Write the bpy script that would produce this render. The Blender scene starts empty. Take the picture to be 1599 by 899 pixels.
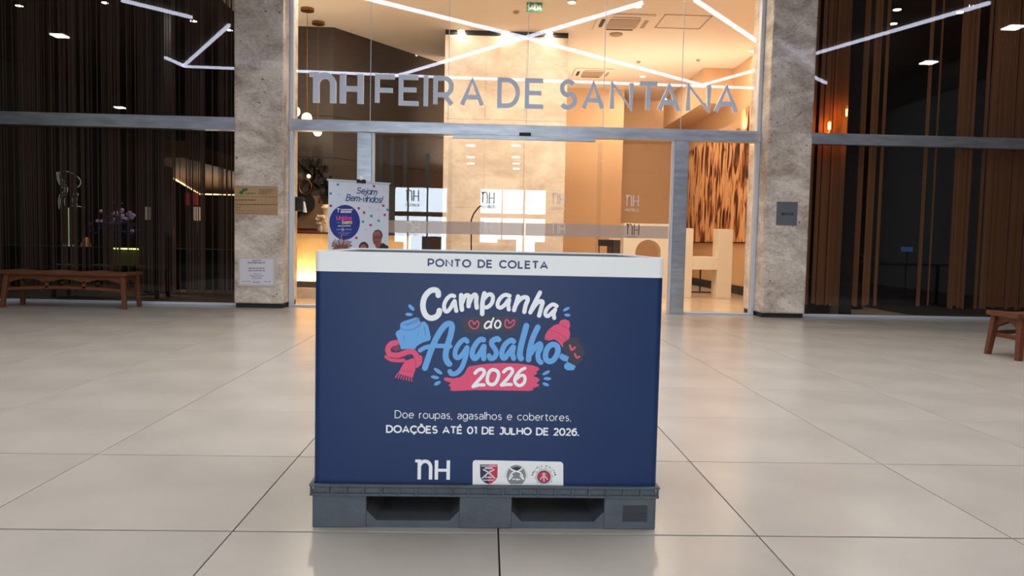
import bpy, bmesh, math, random
from mathutils import Vector, Matrix
C = bpy.context.scene.collection
SC = bpy.context.scene
random.seed(7)

# ------------------------------------------------------------------ camera
F = 1200.0                                    # focal length in pixels of the 1599 px wide frame
EYE = Vector((0, 0, 1.0))
_dy = Vector((762 - 799.5, 449.5 - 375.5, -F)).normalized()      # world +Y seen from the camera
_h = Vector((1, -0.0217, 0))
_up = _h.cross(_dy).normalized()
_x = _dy.cross(_up).normalized()
R = Matrix((_x, _dy, _up))                    # camera -> world
cam = bpy.data.objects.new('camera', bpy.data.cameras.new('camera'))
C.objects.link(cam)
cam.data.sensor_width = 36.0
cam.data.lens = F / 1599 * 36
cam.data.clip_start = 0.05
cam.matrix_world = Matrix.Translation(EYE) @ R.to_4x4()
SC.camera = cam

# ------------------------------------------------------------------ world, exposure, daylight
SC.view_settings.view_transform = 'Standard'
SC.view_settings.look = 'None'
SC.view_settings.gamma = 1.0
SC.view_settings.use_curve_mapping = False
SC.view_settings.exposure = 0.2
w = bpy.data.worlds.new('world'); SC.world = w
w.use_nodes = True
w.node_tree.nodes['Background'].inputs[0].default_value = (0.72, 0.86, 1.0, 1)
w.node_tree.nodes['Background'].inputs[1].default_value = 6.0

def area(name, loc, direction, sx, sy, power, col=(1, 1, 1), shape='RECTANGLE', parent=None, spread=180):
    l = bpy.data.lights.new(name, 'AREA'); l.shape = shape; l.size = sx; l.size_y = sy
    l.energy = power; l.color = col; l.spread = math.radians(spread)
    o = bpy.data.objects.new(name, l); C.objects.link(o)
    o.location = loc
    o.rotation_euler = Vector(direction).to_track_quat('-Z', 'Y').to_euler()
    if parent is not None:
        o.parent = parent; o.matrix_parent_inverse = parent.matrix_world.inverted()
    return o

DAY = (0.78, 0.89, 1.0)
area('daylight_street', (0.9, -11.4, 2.3), (0, 1, -0.05), 11, 4.4, 760, DAY)          # the bright street beyond the entrance doors
area('hall_top_fill', (0.3, 5.4, 5.42), (0, 0.0, -1), 11.0, 5.0, 350, (0.97, 0.98, 1.0), spread=128)   # overhead fill added to brighten floor and facade, no opening above it

area('corridor_fill', (0.3, -3.6, 3.85), (0, 0, -1), 9.0, 5.4, 420, (0.95, 0.97, 1.0), spread=156)  # unseen fill added to light the box front and the near floor

# ------------------------------------------------------------------ pixel -> point on a real plane
def ray(px, py):
    return R @ Vector((px - 799.5, 449.5 - py, -F))
def PY(px, py, y):                            # on the vertical plane Y = y
    d = ray(px, py); return EYE + d * ((y - EYE.y) / d.y)
def PZ(px, py, z):                            # on the level plane Z = z
    d = ray(px, py); return EYE + d * ((z - EYE.z) / d.z)
def PN(px, py, p0, n):                        # on any plane
    d = ray(px, py); return EYE + d * ((Vector(p0) - EYE).dot(n) / d.dot(n))
GY = 11.05                                    # the glass front
def PR(px, py, z):                            # what the glass reflects from the level plane z
    p = PZ(px, py, z); return Vector((p.x, 2 * GY - p.y, z))

# ------------------------------------------------------------------ materials
MATS = {}
def lin(c):
    return tuple(((v / 255) / 12.92 if v / 255 <= 0.04045 else (((v / 255) + 0.055) / 1.055) ** 2.4) for v in c)
def mat(name, rgb, rough=0.5, metal=0.0, emit=0.0, ecol=None, var=0.0, vscale=8, bump=0.0, bscale=60, stretch=None, spec=0.5, coat=0.0):
    if name in MATS: return MATS[name]
    m = bpy.data.materials.new(name); m.use_nodes = True
    nt = m.node_tree; b = nt.nodes['Principled BSDF']
    col = (*lin(rgb), 1)
    b.inputs['Base Color'].default_value = col
    b.inputs['Roughness'].default_value = rough
    b.inputs['Metallic'].default_value = metal
    b.inputs['Specular IOR Level'].default_value = spec
    b.inputs['Coat Weight'].default_value = coat
    if emit:
        b.inputs['Emission Color'].default_value = (*lin(ecol or rgb), 1)
        b.inputs['Emission Strength'].default_value = emit
    tc = nt.nodes.new('ShaderNodeTexCoord'); mp = nt.nodes.new('ShaderNodeMapping')
    nt.links.new(tc.outputs['Object'], mp.inputs[0])
    if stretch: mp.inputs['Scale'].default_value = stretch
    if var:
        n = nt.nodes.new('ShaderNodeTexNoise'); n.inputs['Scale'].default_value = vscale; n.inputs['Detail'].default_value = 6
        nt.links.new(mp.outputs[0], n.inputs[0])
        r = nt.nodes.new('ShaderNodeValToRGB')
        r.color_ramp.elements[0].position = 0.3; r.color_ramp.elements[1].position = 0.72
        r.color_ramp.elements[0].color = (*[max(0, v * (1 - var)) for v in col[:3]], 1)
        r.color_ramp.elements[1].color = (*[min(1, v * (1 + var * .6)) for v in col[:3]], 1)
        nt.links.new(n.outputs[0], r.inputs[0]); nt.links.new(r.outputs[0], b.inputs['Base Color'])
    if bump:
        n = nt.nodes.new('ShaderNodeTexNoise'); n.inputs['Scale'].default_value = bscale; n.inputs['Detail'].default_value = 4
        nt.links.new(mp.outputs[0], n.inputs[0])
        bp = nt.nodes.new('ShaderNodeBump'); bp.inputs['Strength'].default_value = bump; bp.inputs['Distance'].default_value = 0.01
        nt.links.new(n.outputs[0], bp.inputs['Height']); nt.links.new(bp.outputs[0], b.inputs['Normal'])
    MATS[name] = m; return m

def glass_mat(name, tint, base=0.045, rough=0.0):
    m = bpy.data.materials.new(name); m.use_nodes = True
    nt = m.node_tree; nt.nodes.clear()
    out = nt.nodes.new('ShaderNodeOutputMaterial'); mix = nt.nodes.new('ShaderNodeMixShader')
    tr = nt.nodes.new('ShaderNodeBsdfTransparent'); gl = nt.nodes.new('ShaderNodeBsdfGlossy')
    tr.inputs[0].default_value = (*tint, 1); gl.inputs['Roughness'].default_value = rough
    lw = nt.nodes.new('ShaderNodeLayerWeight'); lw.inputs[0].default_value = 0.5
    pw = nt.nodes.new('ShaderNodeMath'); pw.operation = 'POWER'; pw.inputs[1].default_value = 5
    ma = nt.nodes.new('ShaderNodeMath'); ma.operation = 'MULTIPLY_ADD'; ma.inputs[1].default_value = 0.9; ma.inputs[2].default_value = base
    nt.links.new(lw.outputs['Facing'], pw.inputs[0]); nt.links.new(pw.outputs[0], ma.inputs[0])
    nt.links.new(ma.outputs[0], mix.inputs[0]); nt.links.new(tr.outputs[0], mix.inputs[1]); nt.links.new(gl.outputs[0], mix.inputs[2])
    nt.links.new(mix.outputs[0], out.inputs[0])
    MATS[name] = m; return m

def travertine(name, light, dark, vein=0.5, rough=0.35, scale=2.2, pits=True):
    m = bpy.data.materials.new(name); m.use_nodes = True
    nt = m.node_tree; b = nt.nodes['Principled BSDF']; L = nt.links
    b.inputs['Roughness'].default_value = rough
    tc = nt.nodes.new('ShaderNodeTexCoord')
    mp = nt.nodes.new('ShaderNodeMapping'); mp.inputs['Rotation'].default_value = (0, 0.6, 0); mp.inputs['Scale'].default_value = (1, 1, 1.5)
    L.new(tc.outputs['Object'], mp.inputs[0])
    n1 = nt.nodes.new('ShaderNodeTexNoise'); n1.inputs['Scale'].default_value = scale; n1.inputs['Detail'].default_value = 9; n1.inputs['Roughness'].default_value = 0.62; n1.inputs['Distortion'].default_value = 0.7
    n2 = nt.nodes.new('ShaderNodeTexNoise'); n2.inputs['Scale'].default_value = scale * 9; n2.inputs['Detail'].default_value = 6; n2.inputs['Roughness'].default_value = 0.7
    L.new(mp.outputs[0], n1.inputs[0]); L.new(mp.outputs[0], n2.inputs[0])
    r = nt.nodes.new('ShaderNodeValToRGB'); r.color_ramp.elements[0].position = 0.33; r.color_ramp.elements[1].position = 0.66
    r.color_ramp.elements[0].color = (*lin(dark), 1); r.color_ramp.elements[1].color = (*lin(light), 1)
    ad = nt.nodes.new('ShaderNodeMath'); ad.operation = 'MULTIPLY_ADD'; ad.inputs[1].default_value = vein; 
    L.new(n2.outputs[0], ad.inputs[0]); 
    sb = nt.nodes.new('ShaderNodeMath'); sb.operation = 'SUBTRACT'; sb.inputs[1].default_value = vein * 0.5
    L.new(n1.outputs[0], sb.inputs[0]); L.new(sb.outputs[0], ad.inputs[2]); L.new(ad.outputs[0], r.inputs[0])
    src = r.outputs[0]
    if pits:
        n3 = nt.nodes.new('ShaderNodeTexNoise'); n3.inputs['Scale'].default_value = scale * 11; n3.inputs['Detail'].default_value = 2
        mp3 = nt.nodes.new('ShaderNodeMapping'); mp3.inputs['Location'].default_value = (4, 3, 1); L.new(tc.outputs['Object'], mp3.inputs[0]); L.new(mp3.outputs[0], n3.inputs[0])
        r3 = nt.nodes.new('ShaderNodeValToRGB'); r3.color_ramp.elements[0].position = 0.26; r3.color_ramp.elements[1].position = 0.31
        L.new(n3.outputs[0], r3.inputs[0])
        mx = nt.nodes.new('ShaderNodeMix'); mx.data_type = 'RGBA'; mx.inputs['A'].default_value = (*lin([v * 0.6 for v in dark]), 1)
        L.new(r3.outputs[0], mx.inputs['Factor']); L.new(src, mx.inputs['B']); src = mx.outputs['Result']
        bp = nt.nodes.new('ShaderNodeBump'); bp.inputs['Strength'].default_value = 0.35; bp.inputs['Distance'].default_value = 0.008
        L.new(ad.outputs[0], bp.inputs['Height']); L.new(bp.outputs[0], b.inputs['Normal'])
    L.new(src, b.inputs['Base Color'])
    MATS[name] = m; return m

def charred_wood(name):
    m = bpy.data.materials.new(name); m.use_nodes = True
    nt = m.node_tree; b = nt.nodes['Principled BSDF']; L = nt.links
    b.inputs['Roughness'].default_value = 0.5
    tc = nt.nodes.new('ShaderNodeTexCoord'); oi = nt.nodes.new('ShaderNodeObjectInfo')
    av = nt.nodes.new('ShaderNodeVectorMath'); av.operation = 'ADD'
    cm = nt.nodes.new('ShaderNodeVectorMath'); cm.operation = 'SCALE'; cm.inputs['Scale'].default_value = 60
    L.new(oi.outputs['Random'], cm.inputs[0]); L.new(tc.outputs['Object'], av.inputs[0]); L.new(cm.outputs[0], av.inputs[1])
    mp = nt.nodes.new('ShaderNodeMapping'); mp.inputs['Scale'].default_value = (1.6, 3.0, 0.8); mp.inputs['Rotation'].default_value = (0.14, 0, 0); L.new(av.outputs[0], mp.inputs[0])
    n = nt.nodes.new('ShaderNodeTexNoise'); n.inputs['Scale'].default_value = 1.7; n.inputs['Detail'].default_value = 3; n.inputs['Distortion'].default_value = 0.9
    L.new(mp.outputs[0], n.inputs[0])
    r = nt.nodes.new('ShaderNodeValToRGB'); e = r.color_ramp.elements
    e[0].position = 0.42; e[0].color = (*lin((74, 38, 24)), 1); e[1].position = 0.54; e[1].color = (*lin((240, 186, 132)), 1)
    x = e.new(0.48); x.color = (*lin((206, 128, 76)), 1)
    L.new(n.outputs[0], r.inputs[0]); L.new(r.outputs[0], b.inputs['Base Color'])
    MATS[name] = m; return m

M_TILE = mat('tile_porcelain', (170, 162, 151), rough=0.22, var=0.12, vscale=1.6, bump=0.05, bscale=180, spec=0.45)
M_GROUT = mat('grout', (34, 31, 28), rough=0.9)
M_GLASS = glass_mat('clear_glass', (0.97, 0.98, 0.975), 0.05)
M_GLASS_D = glass_mat('tinted_glass', (0.72, 0.73, 0.74), 0.042)
M_STEEL = mat('brushed_steel', (198, 202, 208), rough=0.3, metal=0.85, bump=0.18, bscale=2.0, var=0.25, vscale=2.5, stretch=(1.2, 1, 7))  # tone streaks imitate streaky reflections in the base colour
M_ALU = mat('white_aluminium', (205, 212, 222), rough=0.4, metal=0.3)
M_TRAV = travertine('travertine', (228, 215, 200), (158, 140, 122))
M_TRAV.node_tree.nodes['Principled BSDF'].inputs['Coat Weight'].default_value = 0.35
M_TRAV.node_tree.nodes['Principled BSDF'].inputs['Coat Roughness'].default_value = 0.06
M_MARBLE = travertine('lobby_marble', (244, 226, 204), (206, 180, 154), vein=0.35, rough=0.3, scale=1.1, pits=False)
M_NAVY = mat('navy_print', (18, 44, 88), rough=0.42, var=0.06, vscale=3, spec=0.35)
M_WHITE = mat('white_print', (232, 232, 230), rough=0.45)
M_PALLET = mat('dark_grey_plastic', (76, 83, 90), rough=0.55, var=0.18, vscale=14, bump=0.2, bscale=90)
M_BLACK = mat('matt_black', (22, 22, 24), rough=0.6)
M_SIGN = mat('letter_metal', (218, 228, 244), rough=0.5, metal=0.0)
M_WOODB = mat('bench_wood', (106, 58, 30), rough=0.45, var=0.35, vscale=9, stretch=(1, 8, 8))
M_DARKW = mat('dark_panelling', (74, 63, 56), rough=0.55, var=0.16, vscale=4, stretch=(1, 1, 9))
M_CEIL_IN = mat('lobby_ceiling', (242, 224, 204), rough=0.8)
M_WALL_IN = mat('lobby_wall_paint', (222, 182, 140), rough=0.7)
M_WALL_OR = mat('lobby_wall_ochre', (214, 150, 92), rough=0.7)
M_FLOOR_IN = mat('lobby_floor', (214, 190, 160), rough=0.16, var=0.08, vscale=1.5)
M_HALLC = mat('hall_ceiling_paint', (74, 66, 58), rough=0.85)
M_HALLW = mat('hall_wall_paint', (58, 52, 46), rough=0.8)
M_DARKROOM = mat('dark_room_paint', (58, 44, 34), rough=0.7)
M_LED = mat('led_tube', (230, 232, 255), emit=10, rough=0.5)
M_PANEL = mat('led_panel', (255, 250, 235), emit=22, rough=0.5)
M_LENS = mat('downlight_lens', (255, 236, 200), emit=30, rough=0.5)
M_GLOBE = mat('opal_globe', (255, 226, 180), emit=5, rough=0.4)
M_BRASS = mat('brass', (150, 104, 52), rough=0.35, metal=0.9)

# ------------------------------------------------------------------ mesh helpers
class MB:
    def __init__(s): s.v = []; s.f = []
    def add(s, vs, fs):
        n = len(s.v); s.v += [tuple(v) for v in vs]; s.f += [tuple(i + n for i in f) for f in fs]; return s
    def box(s, x0, x1, y0, y1, z0, z1):
        return s.add([(x0, y0, z0), (x1, y0, z0), (x1, y1, z0), (x0, y1, z0), (x0, y0, z1), (x1, y0, z1), (x1, y1, z1), (x0, y1, z1)],
                     [(0, 3, 2, 1), (4, 5, 6, 7), (0, 1, 5, 4), (1, 2, 6, 5), (2, 3, 7, 6), (3, 0, 4, 7)])
    def hexa(s, bot, top):
        return s.add(list(bot) + list(top), [(0, 3, 2, 1), (4, 5, 6, 7), (0, 1, 5, 4), (1, 2, 6, 5), (2, 3, 7, 6), (3, 0, 4, 7)])
    def cyl(s, a, b, r, r2=None, n=16, cap=True):
        a = Vector(a); b = Vector(b); r2 = r if r2 is None else r2
        d = (b - a).normalized(); u = d.orthogonal().normalized(); v = d.cross(u)
        vs = [a + (u * math.cos(t) + v * math.sin(t)) * r for t in [2 * math.pi * i / n for i in range(n)]]
        vs += [b + (u * math.cos(t) + v * math.sin(t)) * r2 for t in [2 * math.pi * i / n for i in range(n)]]
        fs = [(i, (i + 1) % n, n + (i + 1) % n, n + i) for i in range(n)]
        if cap: fs += [tuple(range(n - 1, -1, -1)), tuple(range(n, 2 * n))]
        return s.add(vs, fs)
    def tube(s, pts, r, n=8, closed=False):
        for i in range(len(pts) - (0 if closed else 1)): s.cyl(pts[i], pts[(i + 1) % len(pts)], r, n=n)
        return s
    def sphere(s, c, r, nu=16, nv=10, sx=1, sy=1, sz=1):
        c = Vector(c); vs = []; fs = []
        for j in range(nv + 1):
            p = math.pi * j / nv
            for i in range(nu):
                t = 2 * math.pi * i / nu
                vs.append((c.x + r * sx * math.sin(p) * math.cos(t), c.y + r * sy * math.sin(p) * math.sin(t), c.z + r * sz * math.cos(p)))
        for j in range(nv):
            for i in range(nu):
                fs.append((j * nu + i, (j + 1) * nu + i, (j + 1) * nu + (i + 1) % nu, j * nu + (i + 1) % nu))
        return s.add(vs, fs)
    def lathe(s, c, prof, n=20):
        c = Vector(c); vs = []; fs = []
        for r, z in prof:
            for i in range(n):
                t = 2 * math.pi * i / n; vs.append((c.x + r * math.cos(t), c.y + r * math.sin(t), c.z + z))
        for j in range(len(prof) - 1):
            for i in range(n): fs.append((j * n + i, j * n + (i + 1) % n, (j + 1) * n + (i + 1) % n, (j + 1) * n + i))
        fs += [tuple(range(n - 1, -1, -1)), tuple(range((len(prof) - 1) * n, len(prof) * n))]
        return s.add(vs, fs)
    def prism(s, poly, fn, t):                # poly 2D -> fn(u, v, depth) -> 3D, thickness t
        n = len(poly)
        vs = [fn(u, v, 0) for u, v in poly] + [fn(u, v, t) for u, v in poly]
        return s.add(vs, [tuple(range(n)), tuple(range(2 * n - 1, n - 1, -1))] + [(i, n + i, n + (i + 1) % n, (i + 1) % n) for i in range(n)])
    def build(s, name, m, parent=None, bevel=0.0, smooth=False):
        me = bpy.data.meshes.new(name); me.from_pydata(s.v, [], s.f)
        bm = bmesh.new(); bm.from_mesh(me)
        bmesh.ops.recalc_face_normals(bm, faces=bm.faces)
        bm.to_mesh(me); bm.free()
        me.materials.append(m)
        if smooth:
            for p in me.polygons: p.use_smooth = True
            me.set_sharp_from_angle(angle=math.radians(40))
        o = bpy.data.objects.new(name, me); C.objects.link(o)
        if bevel:
            b = o.modifiers.new('bevel', 'BEVEL'); b.width = bevel; b.segments = 2; b.limit_method = 'ANGLE'
        if parent is not None: o.parent = parent; o.matrix_parent_inverse = parent.matrix_world.inverted()
        return o

def tag(o, label, cat, group=None, kind=None):
    o['label'] = label; o['category'] = cat
    if group: o['group'] = group
    if kind: o['kind'] = kind
    return o
def thing(name, loc, label, cat, group=None, rz=0.0):
    o = bpy.data.objects.new(name, None); C.objects.link(o)
    o.matrix_world = Matrix.Translation(loc) @ Matrix.Rotation(rz, 4, 'Z')
    o.empty_display_size = 0.1
    return tag(o, label, cat, group)
def struct(o): o['kind'] = 'structure'; return o
def box(name, x0, x1, y0, y1, z0, z1, m, parent=None, bevel=0.0):
    return MB().box(min(x0, x1), max(x0, x1), min(y0, y1), max(y0, y1), min(z0, z1), max(z0, z1)).build(name, m, parent, bevel)

def smooth_pts(pts, k=5, closed=False):
    out = []; n = len(pts)
    rng = range(n if closed else n - 1)
    for i in rng:
        g = (lambda j: pts[j % n]) if closed else (lambda j: pts[max(0, min(n - 1, j))])
        p0, p1, p2, p3 = g(i - 1), g(i), g(i + 1), g(i + 2)
        for s in range(k):
            t = s / k
            out.append(tuple(0.5 * ((2 * p1[d]) + (-p0[d] + p2[d]) * t + (2 * p0[d] - 5 * p1[d] + 4 * p2[d] - p3[d]) * t * t + (-p0[d] + 3 * p1[d] - 3 * p2[d] + p3[d]) * t ** 3) for d in (0, 1)))
    if not closed: out.append(tuple(pts[-1][:2]))
    return out
def stroke_faces(pts, wd, closed=False, caps=True):
    """polygons (2D) of a pen stroke: mitred band plus round ends"""
    n = len(pts); L = []; Rr = []; h = wd / 2
    for i in range(n):
        a = pts[(i - 1) % n] if (closed or i > 0) else None
        b = pts[(i + 1) % n] if (closed or i < n - 1) else None
        p = pts[i]
        def nrm(q, r):
            dx, dy = r[0] - q[0], r[1] - q[1]; l = math.hypot(dx, dy) or 1e-9
            return (-dy / l, dx / l)
        if a is None: nn = nrm(p, b); k = 1
        elif b is None: nn = nrm(a, p); k = 1
        else:
            n1 = nrm(a, p); n2 = nrm(p, b); sx, sy = n1[0] + n2[0], n1[1] + n2[1]; l = math.hypot(sx, sy)
            if l < 0.3: nn = n1; k = 1
            else:
                nn = (sx / l, sy / l); k = min(1 / max(0.3, nn[0] * n1[0] + nn[1] * n1[1]), 1.7)
        L.append((p[0] + nn[0] * h * k, p[1] + nn[1] * h * k)); Rr.append((p[0] - nn[0] * h * k, p[1] - nn[1] * h * k))
    polys = []
    for i in range(n if closed else n - 1):
        j = (i + 1) % n; polys.append([L[i], Rr[i], Rr[j], L[j]])
    if caps and not closed:
        for p in (pts[0], pts[-1]):
            polys.append([(p[0] + h * math.cos(2 * math.pi * i / 14), p[1] + h * math.sin(2 * math.pi * i / 14)) for i in range(14)])
    return polys
def flat(polys, fn, off):                     # flat print on a surface; fn(u, v, height above surface)
    b = MB()
    for i, q in enumerate(polys): b.add([fn(u, v, off + (i % 97) * 4e-6) for u, v in q], [tuple(range(len(q)))])
    return b
def ell(cx, cy, rx, ry, rot=0, n=24):
    r = math.radians(rot)
    return [(cx + rx * math.cos(t) * math.cos(r) - ry * math.sin(t) * math.sin(r), cy + rx * math.cos(t) * math.sin(r) + ry * math.sin(t) * math.cos(r)) for t in [2 * math.pi * i / n for i in range(n)]]

# ------------------------------------------------------------------ a geometric stroke alphabet (cap height 1)
def arc(cx, cy, rx, ry, a0, a1, n=14):
    return [(cx + rx * math.cos(math.radians(a0 + (a1 - a0) * i / n)), cy + ry * math.sin(math.radians(a0 + (a1 - a0) * i / n))) for i in range(n + 1)]
def SS(w_, h_, y0=0):                           # an S
    r1 = h_ * 0.26; r2 = h_ * 0.27; cx = w_ / 2
    return arc(cx, y0 + h_ - r1, w_ * 0.40, r1, 35, 270, 12) + arc(cx, y0 + r2, w_ * 0.46, r2, 90, -145, 12)[1:]
X = 0.70
def bowl(cx, rx): return ('c', arc(cx, X / 2, rx, X / 2, 0, 360, 20)[:-1])
G = {
 'A': (.86, [[(0, 0), (.43, 1), (.86, 0)], [(.15, .30), (.71, .30)]]),
 'C': (.80, [arc(.50, .5, .48, .5, 42, 318, 20)]),
 'D': (.80, [('c', [(0, 0), (0, 1)] + arc(.32, .5, .47, .5, 90, -90, 14))]),
 'E': (.60, [[(.60, 1), (0, 1), (0, 0), (.62, 0)], [(0, .52), (.54, .52)]]),
 'F': (.58, [[(.58, 1), (0, 1), (0, 0)], [(0, .48), (.52, .48)]]),
 'H': (.74, [[(0, 0), (0, 1)], [(.74, 0), (.74, 1)], [(0, .52), (.74, .52)]]),
 'I': (.0, [[(0, 0), (0, 1)]]),
 'J': (.48, [[(.10, 1), (.46, 1)] + arc(.22, .26, .24, .26, 0, -150, 10)]),
 'L': (.56, [[(0, 1), (0, 0), (.56, 0)]]),
 'M': (.92, [[(0, 0), (0, 1), (.46, .32), (.92, 1), (.92, 0)]]),
 'N': (.76, [[(0, 0), (0, 1), (.76, 0), (.76, 1)]]),
 'O': (.98, [('c', arc(.49, .5, .49, .5, 0, 360, 24)[:-1])]),
 'P': (.64, [[(0, 0), (0, 1)] + arc(.34, .68, .31, .32, 90, -90, 10) + [(0, .36)]]),
 'R': (.68, [[(0, 0), (0, 1)] + arc(.36, .68, .30, .32, 90, -90, 10) + [(0, .36)], [(.36, .36), (.68, 0)]]),
 'S': (.66, [SS(.66, 1)]),
 'T': (.72, [[(0, 1), (.72, 1)], [(.36, 1), (.36, 0)]]),
 'U': (.72, [[(0, 1)] + arc(.36, .36, .36, .36, 180, 360, 12) + [(.72, 1)]]),
 'V': (.8, [[(0, 1), (.4, 0), (.8, 1)]]),
 'B': (.66, [[(.34, .53), (0, .53), (0, 1)] + arc(.34, .765, .26, .235, 90, -90, 8) , [(0, .53), (0, 0)] + arc(.36, .265, .29, .265, -90, 90, 8)]),
 'ɑ': (.60, [[(.60, 0), (.60, X)], bowl(.30, .30)]),
 'a': (.52, [[(.03, .60), (.14, .69), (.28, .71), (.42, .67), (.50, .57), (.52, .44), (.52, 0)], [(.52, .42), (.24, .42), (.08, .36), (.01, .22), (.06, .07), (.20, .0), (.36, .02), (.52, .16)]]), 'b': (.60, [[(0, 0), (0, 1.04)], bowl(.31, .31)]),
 'c': (.54, [arc(.32, X / 2, .32, X / 2, 45, 315, 14)]), 'd': (.60, [[(.60, 0), (.60, 1.04)], bowl(.29, .30)]),
 'e': (.62, [[(.0, X * .52), (.62, X * .52)] + arc(.31, X / 2, .31, X / 2, 4, 318, 16)]),
 'g': (.60, [[(.60, X), (.60, 0)] + arc(.30, -.02, .30, .28, 0, -150, 10), bowl(.29, .30)]),
 'h': (.54, [[(0, 0), (0, 1.04)], [(0, X * .55)] + arc(.27, X - .27, .27, .27, 180, 0, 10) + [(.54, 0)]]),
 'l': (.0, [[(0, 0), (0, 1.04)]]), 'o': (.64, [bowl(.32, .32)]),
 'p': (.60, [[(0, -.3), (0, X)], bowl(.31, .31)]), 'r': (.30, [[(0, 0), (0, X)], [(0, X * .5)] + arc(.28, X - .28, .28, .28, 180, 90, 6)]),
 's': (.44, [SS(.44, X)]), 't': (.36, [[(.14, .92)] + arc(.32, .18, .18, .18, 180, 290, 6), [(0, X), (.36, X)]]),
 'u': (.54, [[(0, X)] + arc(.27, .27, .27, .27, 180, 360, 10) + [(.54, X)], [(.54, X), (.54, 0)]]),
 'n': (.54, [[(0, 0), (0, X)], [(0, X * .5)] + arc(.27, X - .27, .27, .27, 180, 0, 10) + [(.54, 0)]]),
 'i': (.04, [[(.02, 0), (.02, X)], [(.02, .86), (.02, 1.0)]]), 'm': (.9, [[(0, 0), (0, X)], [(0, X * .5)] + arc(.22, X - .22, .22, .22, 180, 0, 8) + [(.44, 0)], [(.44, X * .5)] + arc(.66, X - .22, .22, .22, 180, 0, 8) + [(.88, 0)]]),
 '0': (.70, [('c', arc(.35, .5, .35, .5, 0, 360, 20)[:-1])]), '1': (.32, [[(0, .98), (.26, .98), (.26, 0)]]),
 '2': (.58, [arc(.28, .70, .28, .30, 155, -30, 10) + [(.02, 0), (.60, 0)]]),
 '6': (.64, [('c', arc(.33, .33, .31, .33, 0, 360, 18)[:-1]), [(.02, .36)] + arc(.42, .50, .40, .50, 190, 62, 10)]),
 ',': (.04, [[(.04, .03), (-.02, -.16)]]), '.': (.04, [[(.02, -.09), (.02, .09)]]), '-': (.3, [[(0, .38), (.3, .38)]]),
 '!': (.04, [[(0, .3), (0, 1)], [(0, 0), (0, .08)]]), ' ': (.36, []),
}
for base, acc, key in (('A', [[(.26, 1.22), (.38, 1.30), (.50, 1.20), (.62, 1.28)]], 'Ã'), ('O', [[(.30, 1.22), (.43, 1.31), (.55, 1.20), (.68, 1.28)]], 'Õ'),
                       ('E', [[(.24, 1.18), (.42, 1.38)]], 'É'), ('C', [[(.50, 0), (.56, -.16), (.38, -.24)]], 'Ç'), ('I', [[(-.06, 1.16), (.12, 1.38)]], 'Í')):
    G[key] = (G[base][0], G[base][1] + acc)
def text_polys(s, height, weight, spacing=0.22, width=None, x0=0.0, y0=0.0, letters=False, shear=0.0):
    """stroke lettering; weight is in cap heights; when width is given the line is stretched to it"""
    adv = [G[ch][0] + spacing for ch in s]
    tot = sum(adv) - spacing
    kx = height if width is None else width / tot
    out = []; x = 0
    for ch, a in zip(s, adv):
        polys = []
        for st in G[ch][1]:
            closed = isinstance(st, tuple)
            pts = st[1] if closed else st
            pts = [((x + u + v * shear) * kx + x0, v * (height - weight * height) + weight * height / 2 + y0) for u, v in pts]
            polys += [[(a_, min(max(c_, y0), y0 + height)) if ch in 'AMNV' else (a_, c_) for a_, c_ in q] for q in stroke_faces(pts, weight * height, closed, caps=False)]
        if letters:
            if polys: out.append((ch, polys))
        else: out += polys
        x += a
    return out
NH = dict(n=[[(0, .88), (0, 1), (.30, 1), (.30, .84), (.14, .84), (.14, .88)]],)
def nh_polys(x0, y0, hgt, wdt, k=.10):
    """the two-letter nH mark in a box wdt x hgt; k is the stem width"""
    o = []
    def q(a, b, c, d): o.append([(x0 + a * wdt, y0 + b * hgt), (x0 + c * wdt, y0 + b * hgt), (x0 + c * wdt, y0 + d * hgt), (x0 + a * wdt, y0 + d * hgt)])
    q(0, .85, .12, 1); q(.07, 0, .07 + k, 1)
    asp = wdt / hgt; h2 = k / 2
    st = [(.07 + k * .6, .72)] + arc(.285, .60 , .21 - h2, 1.0 - .60 - h2 * asp, 150, 0, 14) + [(.495 - h2, 0)]
    pts = [(x0 + u * wdt, y0 + v * hgt) for u, v in st]
    o.extend(stroke_faces(pts, k * wdt, caps=False))
    q(.56, 0, .56 + k, .97); q(1 - k, 0, 1, .97); q(.60, .40, .96, .40 + k * asp * .85)
    return o

# ================================================================== SETTING: hall shell
HC = 5.5
struct(box('floor', -11, 11, -9.5, 22.5, -0.35, -0.014, M_GROUT))
floor = bpy.data.objects['floor']
# tiles 0.9 m, joints measured from the photograph
tx0 = PZ(364, 828, 0).x; ty0 = PZ(762, 832.5, 0).y
tile = MB().box(-.4475, .4475, -.4475, .4475, -0.0139, 0)
first = None
for j in range(-2, 12):
    for i in range(-10, 12):
        cx = tx0 + .9 * i + .45; cy = ty0 + .9 * j + .45
        y1 = cy + .4485
        if j > 9 or abs(cx) > 9.6: continue
        if abs(cx) > 1.2 + 0.72 * max(cy + .9, 0.6) + 0.5: continue
        if first is None:
            first = tile.build('tile', M_TILE, floor, bevel=0.0012); o = first
        else:
            o = first.copy(); C.objects.link(o)
        o.parent = floor; o.location = (cx, cy, 0)
        if j in (-1, 0): o.scale = (1, .992, 1)          # the wider joint in front of the pallet
# plain tiling out to the sides and behind the lens
box('tile_field', -10.9, 10.9, -9.4, ty0 - 1.8 - .0015, -0.0139, 0, M_TILE, floor)
# lobby tiles
ft = MB().box(-.5985, .5985, -.5985, .5985, -0.0139, 0)
first = None
for j in range(0, 9):
    for i in range(-4, 6):
        if first is None: first = ft.build('tile', M_FLOOR_IN, floor, bevel=0.001); o = first
        else: o = first.copy(); C.objects.link(o)
        o.parent = floor; o.location = (-0.1 + 1.2 * i, ty0 + 9.0 + .0015 + .6 + 1.2 * j, 0)

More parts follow.
